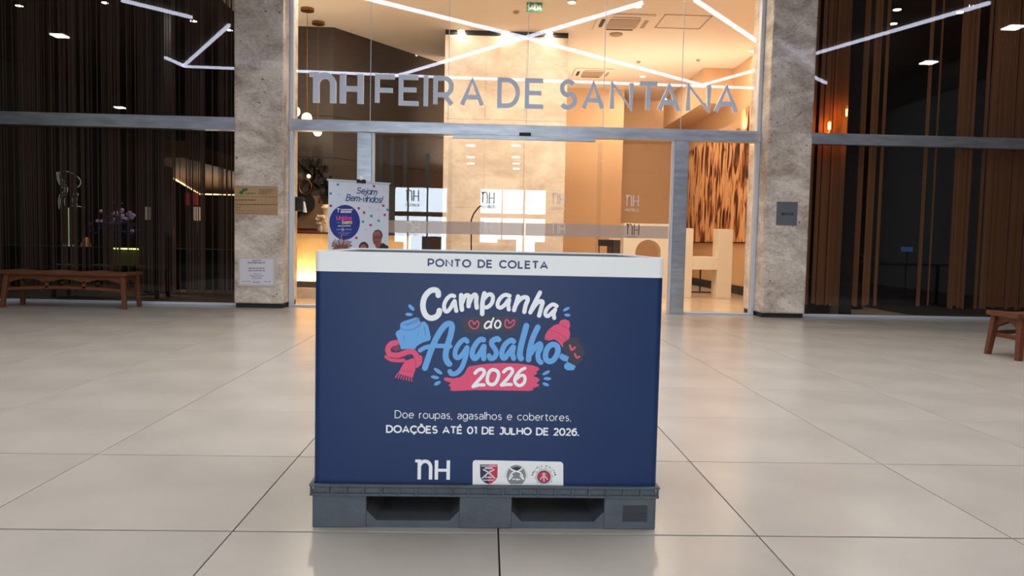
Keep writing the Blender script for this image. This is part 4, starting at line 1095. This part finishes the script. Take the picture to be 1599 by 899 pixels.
# words on the blue disc
script_text('T', 190, 425, 38, 8, .1, .0, M_WHITE, 'disc_lettering')
for k, (x0_, x1_, y0_, hh_) in enumerate(((232, 355, 392, 14), (232, 352, 414, 20))):
    bflat([[(x, y0_), (x + 9, y0_), (x + 9, y0_ + hh_), (x, y0_ + hh_)] for x in range(x0_, x1_, 12)], M_WHITE, 'disc_lettering', .003)
script_text('Unidos', 188, 510, 40, 9, 0, 0, mat('pink_ink', (214, 70, 150), rough=.5), 'disc_lettering', 1.0, .22)
script_text('bem', 252, 556, 38, 9, 0, 0, mat('peach_ink', (232, 190, 140), rough=.5), 'disc_lettering', 1.05, .22)
bflat([[(x, 536), (x + 9, 534), (x + 9, 546), (x, 548)] for x in range(190, 236, 12)], M_TEAL, 'disc_lettering', .003)
bflat([[(x, 574), (x + 7, 574), (x + 7, 584), (x, 584)] for x in range(202, 345, 11)], M_WHITE, 'disc_lettering', .003)
bflat([[(x, y), (x + 10, y), (x + 10, y + h), (x, y + h)] for x in list(range(186, 228, 12)) + list(range(282, 352, 12)) for y, h in ((614, 10),)] + [ell(255, 620, 16, 18)], mat('pale_ink', (150, 156, 190), rough=.5), 'disc_lettering', .003)
bflat([[(x, y), (x + 6, y), (x + 6, y + 4), (x, y + 4)] for y, a_, c_ in ((650, 200, 345), (660, 215, 330), (670, 235, 315), (682, 245, 300)) for x in range(a_, c_, 9)], mat('pale_ink', (150, 156, 190)), 'disc_lettering', .003)
# raised hands
M_HA, M_HB, M_HC = mat('hand_tone_a', (120, 66, 50)), mat('hand_tone_b', (170, 112, 92)), mat('hand_tone_c', (66, 38, 34))
for k in range(15):
    a = math.radians(158 - k * 9.6); l = 88 + (k * 37 % 30) + (45 if 6 <= k <= 8 else 0)
    x0_, y0_ = 244 + 26 * math.cos(a), 838 - 10 * math.sin(a)
    x1_, y1_ = 244 + l * 1.12 * math.cos(a), 838 - l * math.sin(a) * .95
    st = [[(x0_, y0_), (x1_, y1_)]]
    for f in (-.5, -.2, .12, .4): st.append([(x1_, y1_), (x1_ + 17 * math.cos(a + f), y1_ - 17 * math.sin(a + f))])
    pl_ = stroke_faces(st[0], 10)
    for s in st[1:]: pl_ += stroke_faces(s, 3.5)
    bflat(pl_, (M_HA, M_HB, M_HC)[k % 3], 'printed_hand', .0025 + .00006 * k)
bflat([ell(246, 835, 105, 16)], M_HA, 'printed_hands', .0024)
# printed man in a dark suit with glasses, and a woman beside him
M_SK, M_SK2, M_HAIR, M_HAIRB, M_SUIT = mat('skin_print', (138, 84, 72)), mat('skin_print2', (150, 96, 86)), mat('grey_hair', (84, 74, 72)), mat('brown_hair', (74, 44, 40)), mat('suit_print', (38, 38, 50))
bflat([[(596, 850), (640, 812), (690, 770), (720, 775), (772, 812), (776, 1150), (580, 1150)]], M_SUIT, 'printed_suit', .0022)
bflat([[(606, 826), (650, 834), (700, 772), (690, 760), (640, 800)]], M_WHITE, 'printed_shirt', .0026)
bflat([ell(648, 690, 58, 68), [(602, 660), (590, 700), (606, 730)]], M_HAIR, 'printed_hair', .0028)
bflat([ell(642, 722, 52, 82), [(625, 780), (690, 740), (694, 790), (650, 835), (622, 815)]], M_SK, 'printed_face', .0031)
bflat([ell(640, 664, 38, 22)], M_SK2, 'printed_face', .0033)
bflat(stroke_faces(ell(618, 712, 17, 12), 4, True) + stroke_faces(ell(655, 706, 19, 12), 4, True) + stroke_faces([(674, 703), (700, 692)], 4) + stroke_faces([(606, 762), (640, 760)], 5), M_BLACK, 'printed_glasses', .0036)
bflat([[(626, 712), (634, 712), (630, 744), (616, 744)]], M_SK2, 'printed_nose', .0035)
bflat([[(700, 772), (776, 808), (772, 850), (690, 860)], [(640, 840), (680, 818), (676, 880), (636, 880)]], M_SUIT, 'printed_suit', .0034)
bflat([ell(490, 822, 56, 66)], M_HAIRB, 'printed_hair', .0026)
bflat([ell(486, 842, 40, 58)], M_SK2, 'printed_face', .003)
bflat([[(430, 900), (550, 900), (570, 1150), (410, 1150)]], mat('blouse_print', (120, 60, 80)), 'printed_blouse', .0024)

# ================================================================== pallet and donation box
BL = PZ(487.5, 823, 0); BRp = PZ(1023, 827, 0)
pd = (BRp - BL); Wp = pd.length; yaw = math.atan2(pd.y, pd.x)
bu = pd.normalized(); bv = Vector((-bu.y, bu.x, 0))                     # across, into depth
def bp_(u, v, z): return tuple(BL + bu * u + bv * v + Vector((0, 0, z)))
def lbox(b, u0, u1, v0, v1, z0, z1):
    return b.add([bp_(u0, v0, z0), bp_(u1, v0, z0), bp_(u1, v1, z0), bp_(u0, v1, z0), bp_(u0, v0, z1), bp_(u1, v0, z1), bp_(u1, v1, z1), bp_(u0, v1, z1)],
                 [(0, 3, 2, 1), (4, 5, 6, 7), (0, 1, 5, 4), (1, 2, 6, 5), (2, 3, 7, 6), (3, 0, 4, 7)])
NF = -bv
def FP(px, py, off=0.0):                                               # pixel -> (u, z) on the pallet face
    p = PN(px, py, BL + NF * off, NF); return (p - BL).dot(bu), p.z
DEP = .98
mid = BL + bu * Wp / 2 + bv * DEP / 2
pal = thing('pallet', mid, 'dark grey plastic pallet with two fork openings under the blue donation box', 'pallet', rz=yaw)
zr1 = FP(755, 757)[1]; zr0 = FP(755, 774)[1]
f = [FP(572, 800)[0], FP(717, 800)[0], FP(799, 800)[0], FP(943, 800)[0]]
zo0, zo1 = FP(640, 813)[1], FP(640, 773)[1]
b = MB()
for a_, c_ in ((0, f[0]), (f[1], f[2]), (f[3], Wp)): lbox(b, a_, c_, 0, DEP, 0, zr0)
b.build('block', M_PALLET, pal, bevel=.004)
b = MB()
for a_, c_ in ((f[0], f[1]), (f[2], f[3])):
    lbox(b, a_, c_, 0.004, DEP, 0, zo0)
    for s in (0, 1):                           # chamfered lower corners of the openings
        e = a_ if s == 0 else c_; sg = 1 if s == 0 else -1
        k = .035
        q = [(e, zo0), (e + sg * k, zo0), (e, zo0 + k)]
        b.add([bp_(u, .004, z) for u, z in q] + [bp_(u, DEP, z) for u, z in q], [(0, 1, 2), (3, 5, 4), (0, 3, 4, 1), (1, 4, 5, 2), (2, 5, 3, 0)])
b.build('bottom_skid', M_PALLET, pal)
b = MB(); lbox(b, .01, Wp - .01, .01, DEP - .01, zr0 - .004, zr1 - .012); b.build('deck', M_PALLET, pal)
b = MB(); ov = .008
for z0_, z1_, o_ in ((zr1 - .007, zr1, ov + .002), (zr0 - .002, zr0 + .006, ov), (zr0, zr1, ov - .011)):
    lbox(b, -o_, Wp + o_, -o_, .004, z0_, z1_); lbox(b, -o_, Wp + o_, DEP - .004, DEP + o_, z0_, z1_)
    lbox(b, -o_, .002, .004, DEP - .004, z0_, z1_); lbox(b, Wp - .002, Wp + o_, .004, DEP - .004, z0_, z1_)
b.build('rim', M_PALLET, pal, bevel=.0015)
b = MB(); nrib = 20
for k in range(nrib + 1):
    u = -ov + .004 + (Wp + 2 * ov - .008) * k / nrib; lbox(b, u - .0025, u + .0025, -ov, 0, zr0, zr1 - .004)
for k in range(17):
    v = DEP * k / 16; lbox(b, -ov, 0, v - .0025, v + .0025, zr0, zr1 - .004); lbox(b, Wp, Wp + ov, v - .0025, v + .0025, zr0, zr1 - .004)
b.build('ribs', M_PALLET, pal)
u0, z0_ = FP(972, 814); u1, z1_ = FP(1011, 789)
b = MB(); lbox(b, u0, u1, -.001, .001, z0_, z1_)
for k in range(1, 4): lbox(b, u0 + (u1 - u0) * k / 4 - .0006, u0 + (u1 - u0) * k / 4 + .0006, -.002, 0, z0_ + .002, z1_ - .002)
lbox(b, u0 + .002, u1 - .002, -.002, 0, (z0_ + z1_) / 2 - .0006, (z0_ + z1_) / 2 + .0006)
b.build('label_recess', mat('pallet_patch', (48, 52, 58), rough=.7), pal)
b = MB(); 
for k in range(5):
    uu, zz = FP([604, 676, 736, 806, 1014][k], [769, 812, 800, 766, 770][k], .01)
    lbox(b, uu - .004, uu + .004, -.0105, -.0095, zz - .002, zz + .002)

# the box sleeve
zB = zr1 - .0115
uL, _ = FP(490.5, 600); uR, _ = FP(1031.5, 600)
vF = .012                                     # sleeve face sits just behind the rim
def FB(px, py, off=0.0):
    p = PN(px, py, BL + bv * vF + NF * off, NF); return (p - BL).dot(bu), p.z
uL = FB(490.2, 600)[0]; uR = FB(1031.0, 600)[0]
zT = (FB(493, 391)[1] + FB(1038, 403)[1]) / 2
zW = (FB(495, 422)[1] + FB(1036, 435)[1]) / 2
vB = DEP - .012
def ring(inset, r=.022, n=5):
    a_, b_, c_, d_ = uL + inset, uR - inset, vF + inset, vB - inset; r = max(.004, r - inset); o = []
    for cx, cy, s in ((b_ - r, c_ + r, -90), (b_ - r, d_ - r, 0), (a_ + r, d_ - r, 90), (a_ + r, c_ + r, 180)):
        for i in range(n + 1):
            t = math.radians(s + 90 * i / n); o.append((cx + r * math.cos(t), cy + r * math.sin(t)))
    return o
def sleeve(z0_, z1_, out=0.0, t=.008):
    b = MB(); A, B_ = ring(-out), ring(t); n = len(A)
    vs = [bp_(*p, z0_) for p in A] + [bp_(*p, z1_) for p in A] + [bp_(*p, z0_) for p in B_] + [bp_(*p, z1_) for p in B_]
    fs = []
    for i in range(n):
        j = (i + 1) % n
        fs += [(i, j, n + j, n + i), (2 * n + j, 2 * n + i, 3 * n + i, 3 * n + j), (n + i, n + j, 3 * n + j, 3 * n + i), (j, i, 2 * n + i, 2 * n + j)]
    return b.add(vs, fs)
dbx = thing('donation_box', (BL + bu * (uL + uR) / 2 + bv * DEP / 2) + Vector((0, 0, zB)), 'large navy blue clothing collection box with a white band reading PONTO DE COLETA', 'donation box', rz=yaw)
sleeve(zB, zW).build('body', M_NAVY, dbx, smooth=True)
sleeve(zW, zT, .0004).build('header_band', M_WHITE, dbx, smooth=True)
b = MB(); lbox(b, uL + .02, uR - .02, vF + .02, vB - .02, zB, zB + .012); b.build('bottom', M_WHITE, dbx)
b = MB(); lbox(b, uL + .013, uR - .013, vF + .013, vB - .013, zT - .05, zT - .042); b.build('inner_lid', mat('inner_card', (150, 156, 158), rough=.6), dbx)
sleeve(zB + .013, zT - .007, -.0085, .0105).build('inner_shade', mat('shade_grey', (96, 104, 112), rough=.7), dbx, smooth=True)  # grey inner sleeve added as the dark shade inside the rim
# artwork
def art(polys, m, name, off):
    return flat([[FB(x, y) for x, y in q] for q in polys], lambda u, z, d: bp_(u, vF - d, z), off).build(name, m, dbx)
def tr(ox, oy, s): return lambda pts: [(ox + x / s, oy + y / s) for x, y in pts]
T1 = tr(640, 440, 12.84); T2 = tr(755, 440, 12.79); T3 = tr(650, 495, 8.99); T4 = tr(770, 495, 10.574); T5 = tr(680, 560, 8.883); T0 = tr(590, 430, 4.73); T6 = tr(590, 430, 4.994); T7 = tr(750, 430, 4.729)
def pen(T, s, items):
    out = []
    for it in items:
        cl = it[0] == 'c'
        wd, pts = (it[1], it[2]) if cl else (it[0], it[1])
        out += stroke_faces(smooth_pts(T(pts), 6, cl), wd / s, cl)
    return out
M_LB = mat('light_blue_ink', (98, 162, 222), rough=.45); M_PK = mat('pink_ink2', (222, 72, 112), rough=.45); M_DK = mat('dark_ink', (34, 34, 50), rough=.45); M_LN = mat('line_navy', (32, 52, 100), rough=.45); M_PKL = mat('pink_line', (120, 34, 62), rough=.45); M_OFF = mat('off_white_ink', (236, 238, 240), rough=.45)
# black and pink brush patches
art([T0([(612, 318), (700, 306), (850, 293), (960, 295), (1047, 310), (1035, 330), (1052, 345), (1030, 358), (1042, 378), (1018, 385), (1028, 405), (900, 412), (700, 425), (645, 425), (630, 410), (642, 398), (616, 385), (632, 372), (612, 358), (630, 340)])], M_DK, 'black_patch', .0006)
pk = T5([(110, 275), (150, 256), (250, 272), (340, 255), (400, 210), (435, 140), (460, 105), (700, 70), (930, 58), (1150, 65), (1350, 90), (1430, 120), (1440, 150), (1396, 180), (1410, 205), (1358, 240), (1430, 268), (1442, 300), (1396, 340), (1437, 352), (1432, 380), (1346, 410), (1365, 432), (1300, 445), (900, 438), (550, 432), (250, 447), (200, 435), (218, 398), (180, 365), (218, 330), (140, 310)])
art([pk], M_PK, 'pink_patch', .0006)
# Campanha
st = pen(T1, 12.84, [(112, [(570, 268), (563, 200), (500, 160), (400, 185), (300, 300), (262, 460), (288, 610), (350, 695), (430, 725), (520, 700), (578, 640), (592, 575)]),
     (80, [(890, 285), (830, 272), (750, 330), (690, 450), (697, 560), (745, 592), (810, 530), (865, 430), (897, 382)]), (80, [(900, 385), (912, 480), (932, 580)]),
     (90, [(1030, 265), (1028, 400), (1045, 555)]), (90, [(1045, 420), (1095, 300), (1150, 268), (1188, 300), (1180, 400), (1178, 485)]), (88, [(1185, 430), (1240, 310), (1300, 255), (1335, 300), (1330, 400), (1342, 515)]),
     (92, [(1495, 230), (1458, 400), (1450, 640)])])
st += pen(T2, 12.79, [(82, [(10, 340), (80, 262), (150, 250), (188, 310), (165, 420), (85, 500), (5, 505)]),
     (80, [(522, 278), (430, 258), (340, 320), (285, 420), (290, 490), (345, 512), (420, 460), (480, 380), (512, 350)]), (80, [(512, 370), (495, 460), (505, 550)]),
     (86, [(690, 290), (660, 400), (610, 562)]), (86, [(620, 510), (690, 390), (780, 315), (860, 310), (882, 360), (840, 470), (815, 597)]),
     (84, [(1128, 212), (1050, 360), (980, 500), (935, 608)]), (84, [(960, 565), (1060, 430), (1140, 385), (1180, 410), (1150, 520), (1110, 672)]),
     (78, [(1462, 482), (1390, 448), (1300, 500), (1240, 590), (1240, 660), (1290, 680), (1370, 610), (1430, 552)]), (80, [(1430, 555), (1400, 640), (1412, 720)])])
art(st, M_OFF, 'headline_lettering', .0012)
st = pen(T0, 4.73, [(13, [(855, 315), (841, 345), (836, 386)]), (13, [(838, 345), (812, 340), (790, 366), (795, 388), (818, 384), (836, 360)]), ('c', 13, [(890, 332), (906, 350), (900, 378), (878, 388), (864, 370), (872, 342)])])
art(st, M_OFF, 'small_word_lettering', .0012)
st = pen(T0, 4.73, [('c', 9, [(712, 360), (697, 335), (676, 340), (678, 368), (705, 392), (735, 385), (745, 358), (738, 336), (722, 344)]), ('c', 9, [(975, 352), (955, 325), (941, 338), (940, 368), (960, 386), (990, 375), (1009, 350), (1005, 328), (990, 338)])])
art(st, M_PK, 'heart_outline', .0012)
# Agasalho
st = pen(T3, 8.99, [(84, [(122, 712), (180, 540), (250, 360), (330, 210), (410, 110), (475, 92), (502, 140), (480, 260), (432, 420), (412, 540), (432, 620), (465, 655)]), (62, [(55, 465), (130, 425), (250, 403), (380, 403), (478, 408)]),
     (68, [(715, 340), (680, 313), (620, 350), (560, 440), (545, 530), (580, 570), (640, 530), (712, 425)]), (68, [(715, 425), (692, 560), (640, 700), (570, 780), (500, 795), (472, 760)]),
     (74, [(945, 318), (900, 312), (840, 370), (790, 470), (790, 550), (830, 578), (890, 510), (945, 412)]), (74, [(952, 410), (945, 500), (947, 580)]),
     (70, [(1150, 315), (1120, 303), (1065, 330), (1060, 380), (1100, 440), (1125, 500), (1095, 565), (1040, 578), (1022, 540)])])
st += pen(T4, 10.574, [(80, [(95, 370), (60, 350), (15, 385)]), (86, [(338, 400), (290, 382), (200, 450), (148, 560), (150, 650), (190, 675), (250, 600), (330, 492)]), (86, [(335, 495), (318, 590), (338, 678)]),
     (98, [(548, 142), (500, 320), (455, 500), (440, 630), (460, 680)]), (92, [(738, 165), (660, 330), (605, 520), (585, 700)]), (86, [(620, 600), (690, 500), (770, 440), (785, 500), (742, 600), (750, 700), (788, 745)]),
     ('c', 92, [(985, 450), (1055, 480), (1068, 570), (1010, 690), (935, 730), (872, 690), (868, 590), (910, 495)])])
art(st, M_LB, 'campaign_lettering', .0012)
st = pen(T5, 8.883, [(48, [(550, 197), (590, 158), (645, 145), (678, 180), (650, 240), (585, 310), (522, 382)]), (46, [(522, 384), (600, 362), (672, 362)]), ('c', 48, [(805, 150), (862, 178), (874, 240), (835, 330), (778, 358), (724, 322), (724, 240), (755, 172)]),
     (46, [(945, 182), (990, 142), (1045, 133), (1068, 175), (1015, 255), (915, 362)]), (44, [(915, 364), (1000, 355), (1052, 355)]), (44, [(1240, 130), (1180, 162), (1112, 250), (1102, 320), (1150, 368), (1210, 352), (1242, 290), (1228, 235), (1180, 232), (1120, 280)])])
art(st, M_OFF, 'year_lettering', .0012)
# little dashes around it
art([T0(ell(*e)) for e in ((248, 237, 30, 14, 45), (230, 287, 27, 12, 5), (1392, 248, 27, 11, -28), (1400, 292, 24, 11, 5), (445, 706, 37, 14, 35), (422, 751, 31, 13, 10), (440, 795, 27, 13, -28), (1243, 718, 31, 12, -28), (1252, 761, 28, 12, 2), (1240, 803, 25, 12, 20))], M_LB, 'blue_dash', .0006)
# jumper, scarf, hat, mitten
art([T0([(130, 430), (140, 410), (165, 398), (165, 355), (190, 338), (280, 309), (305, 315), (313, 345), (345, 338), (372, 370), (392, 455), (385, 478), (330, 495), (292, 518), (272, 545), (230, 540), (172, 545), (150, 480)])], M_LB, 'jumper_print', .0008)
art(pen(T0, 4.73, [(3, [(167, 385), (200, 403), (265, 395), (314, 358), (314, 330)]), (3, [(182, 362), (230, 352), (298, 322), (290, 340), (210, 368)]), (2.5, [(345, 380), (352, 440)]), (2.5, [(190, 440), (194, 480)]), (2, [(300, 410), (296, 450)])]), M_LN, 'jumper_line', .0012)
art([T0([(100, 500), (135, 480), (150, 510), (168, 548), (130, 560), (100, 535)])], mat('maroon_ink', (128, 46, 76)), 'scarf_inside', .0007)
sc1 = pen(T0, 4.73, [(40, [(138, 495), (100, 505), (75, 540), (90, 580), (150, 588), (215, 565), (262, 565), (290, 600), (300, 640)]), (26, [(62, 600), (100, 622), (160, 628), (190, 625)]), (34, [(312, 605), (308, 640), (285, 665)])])
sc1 += [T0([(200, 630), (275, 605), (292, 650), (258, 752), (150, 722)])]
for k in range(7): sc1 += pen(T0, 4.73, [(8, [(150 + k * 16, 722 + k * 4), (130 + k * 20, 752 + k * 4.5)])])
art(sc1, M_PK, 'scarf_print', .0009)
art(pen(T0, 4.73, [(3, [(58, 578), (80, 605), (150, 612), (220, 595), (262, 610), (282, 640), (276, 690)]), (2.5, [(160, 700), (262, 712)])]), M_PKL, 'scarf_line', .0013)
art([T0([(1232, 472), (1236, 440), (1258, 402), (1300, 368), (1336, 356), (1348, 332), (1382, 322), (1412, 335), (1420, 365), (1412, 395), (1420, 430), (1412, 470), (1384, 492), (1365, 530), (1335, 492), (1305, 470), (1262, 480)])], M_PK, 'hat_print', .0009)
art(pen(T0, 4.73, [(3, [(1258, 402), (1320, 418), (1370, 448), (1402, 480)]), (3, [(1336, 358), (1370, 372), (1412, 395)]), (3, [(1235, 466), (1268, 462)])] + [(1.8, [(1262 + k * 20, 415 + k * 8), (1252 + k * 20, 445 + k * 9)]) for k in range(7)]), M_PKL, 'hat_line', .0013)
art([T0([(1368, 500), (1400, 475), (1440, 455), (1485, 465), (1492, 505), (1525, 535), (1528, 580), (1505, 630), (1470, 660), (1425, 640), (1405, 600), (1365, 560)])], M_DK, 'mitten_print', .0010)
art(pen(T0, 4.73, [(15, [(1418, 515), (1432, 548), (1455, 530)]), (15, [(1455, 578), (1468, 605), (1488, 598)])]), M_PK, 'small_heart', .0014)
art([T0([(1338, 600), (1355, 573), (1412, 600), (1400, 636), (1370, 630), (1342, 612)]), T0([(1375, 660), (1402, 636), (1462, 668), (1448, 698), (1400, 700), (1378, 685)])], M_LB, 'cuff_print', .0012)
# lettering
def line(s, px0, px1, py_base0, py_base1, hpx, weight, spacing, m, name, fnm='art'):
    a_, b_ = FB(px0, py_base0), FB(px1, py_base1)
    hh_ = hpx * (FB(760, 500)[1] - FB(760, 501)[1]) 
    polys = text_polys(s, hh_, weight, spacing, b_[0] - a_[0], 0, 0)
    sl_ = (b_[1] - a_[1]) / (b_[0] - a_[0])
    flat(polys, lambda u, v, d: bp_(a_[0] + u, vF - d, a_[1] + v + sl_ * u), .0012).build(name, m, dbx)
line('PONTO DE COLETA', 669, 854.5, 416.5, 420.5, 13, .20, .34, mat('header_ink', (44, 62, 108), rough=.5), 'header_lettering')
line('Doe roupas, agasalhos e cobertores.', 617, 891, 652.5, 657.5, 12.5, .095, .22, M_OFF, 'body_lettering')
line('DOAÇÕES ATÉ 01 DE JULHO DE 2026.', 604, 903, 675.5, 680.5, 12.5, .19, .24, M_OFF, 'body_lettering')
a_ = FB(648, 748); b_ = FB(703, 717.5)
flat(nh_polys(a_[0], a_[1], b_[1] - a_[1], b_[0] - a_[0]), lambda u, v, d: bp_(u, vF - d, v), .0012).build('logo_mark', M_OFF, dbx)
# white badge panel and its emblems
art([[(738, 757), (738, 723), (739, 719.5), (742, 718), (875, 720.5), (878, 722), (879.5, 725), (879.5, 760)]], M_WHITE, 'badge_panel', .0006)
E7 = tr(735, 715, 10.66)
M_EN, M_ER, M_EG, M_EG2 = mat('emblem_navy', (34, 38, 66)), mat('emblem_red', (196, 36, 62)), mat('emblem_grey', (128, 130, 132)), mat('emblem_pale', (196, 198, 200))
art([E7([(155, 105), (300, 105), (300, 430), (250, 415), (190, 370), (158, 310)])], M_EN, 'shield_emblem', .001)
art([E7([(300, 105), (448, 105), (446, 310), (410, 370), (350, 415), (300, 430)])], M_ER, 'shield_emblem', .001)
art(pen(E7, 10.66, [(26, [(215, 190), (300, 240), (400, 335)]), (26, [(388, 190), (300, 240), (195, 330)])]), M_EG2, 'shield_emblem', .0014)
art([E7([(170, 122), (436, 122), (436, 138), (170, 138)]), E7([(230, 150), (372, 150), (360, 180), (240, 180)])], M_EG2, 'shield_emblem', .0013)
def eword(s, x0_, x1_, y_, h_, m, off=.0016, wgt=.2):
    pl_ = text_polys(s, h_, wgt, .25, x1_ - x0_, x0_, 0)
    art([E7([(u, y_ - v) for u, v in q]) for q in pl_], m, 'emblem_lettering', off)
eword('PMBA', 245, 355, 332, 30, M_OFF)
art([E7([(x, 356), (x + 12, 356), (x + 12, 372), (x, 372)]) for x in range(205, 390, 17)], M_OFF, 'emblem_lettering', .0016)
art([E7([p for p in ell(758, 290, 160, 175, 0, 40) if p[1] < 432] )], M_EG, 'round_grey_emblem', .001)
art(pen(E7, 10.66, [(22, [(655, 165), (700, 200), (830, 245), (880, 350)]), (22, [(860, 165), (815, 200), (690, 245), (640, 350)])]) + [E7([(690, 270), (640, 370), (680, 330), (720, 300)]), E7([(830, 270), (880, 370), (840, 330), (800, 300)])], M_OFF, 'round_grey_emblem', .0013)
art([E7([(765, 240), (690, 310), (680, 400), (840, 400), (830, 310)])], M_EG, 'round_grey_emblem', .0015)
art([E7([(680, 165), (765, 140), (845, 165), (770, 212)])], M_EN, 'round_grey_emblem', .0016)
eword('PMBA', 700, 825, 368, 32, M_OFF, .0018, .25)
art([E7([(758 + r_ * math.cos(t) , 300 - r_ * math.sin(t)) for r_, t in ((176, a0_), (188, a0_), (188, a0_ + .05), (176, a0_ + .05))]) for a0_ in [math.radians(-8 + 8 * k) for k in range(25)]], M_EG, 'emblem_lettering', .001)
gear = []
for k in range(40):
    r_ = 160 if k % 4 < 2 else 138; t = 2 * math.pi * k / 40; gear.append((1218 + r_ * math.cos(t), min(432, 312 - r_ * math.sin(t))))
art([E7(gear)], M_EG2, 'gear_emblem', .001)
art([E7(ell(1218, 312, 110, 106, 0, 32))], M_EN, 'gear_emblem', .0013)
art([E7(ell(1218, 312, 97, 93, 0, 32))], M_ER, 'gear_emblem', .0016)
art(pen(E7, 10.66, [(22, [(1218, 250), (1218, 380)]), (20, [(1200, 300), (1160, 350)]), (20, [(1236, 300), (1276, 350)]), (16, [(1190, 262), (1246, 262)])]), M_EG2, 'gear_emblem', .0019)
s_ = 'POLICIA MILITAR'
for k, ch in enumerate(s_):
    if ch == ' ': continue
    t = math.radians(172 - k * (172 - 8) / (len(s_) - 1)); cx, cy = 1218 + 188 * math.cos(t), 300 - 172 * math.sin(t); rot = t - math.pi / 2
    pl_ = text_polys(ch, 32, .3, 0, 17 if ch != 'I' else None, -8 if ch != 'I' else 0, -15) if ch != 'I' else [[(-3, -15), (3, -15), (3, 15), (-3, 15)]]
    art([E7([(cx + u * math.cos(rot) - v * math.sin(rot), cy - (u * math.sin(rot) + v * math.cos(rot))) for u, v in q]) for q in pl_], M_EN, 'emblem_lettering', .001)
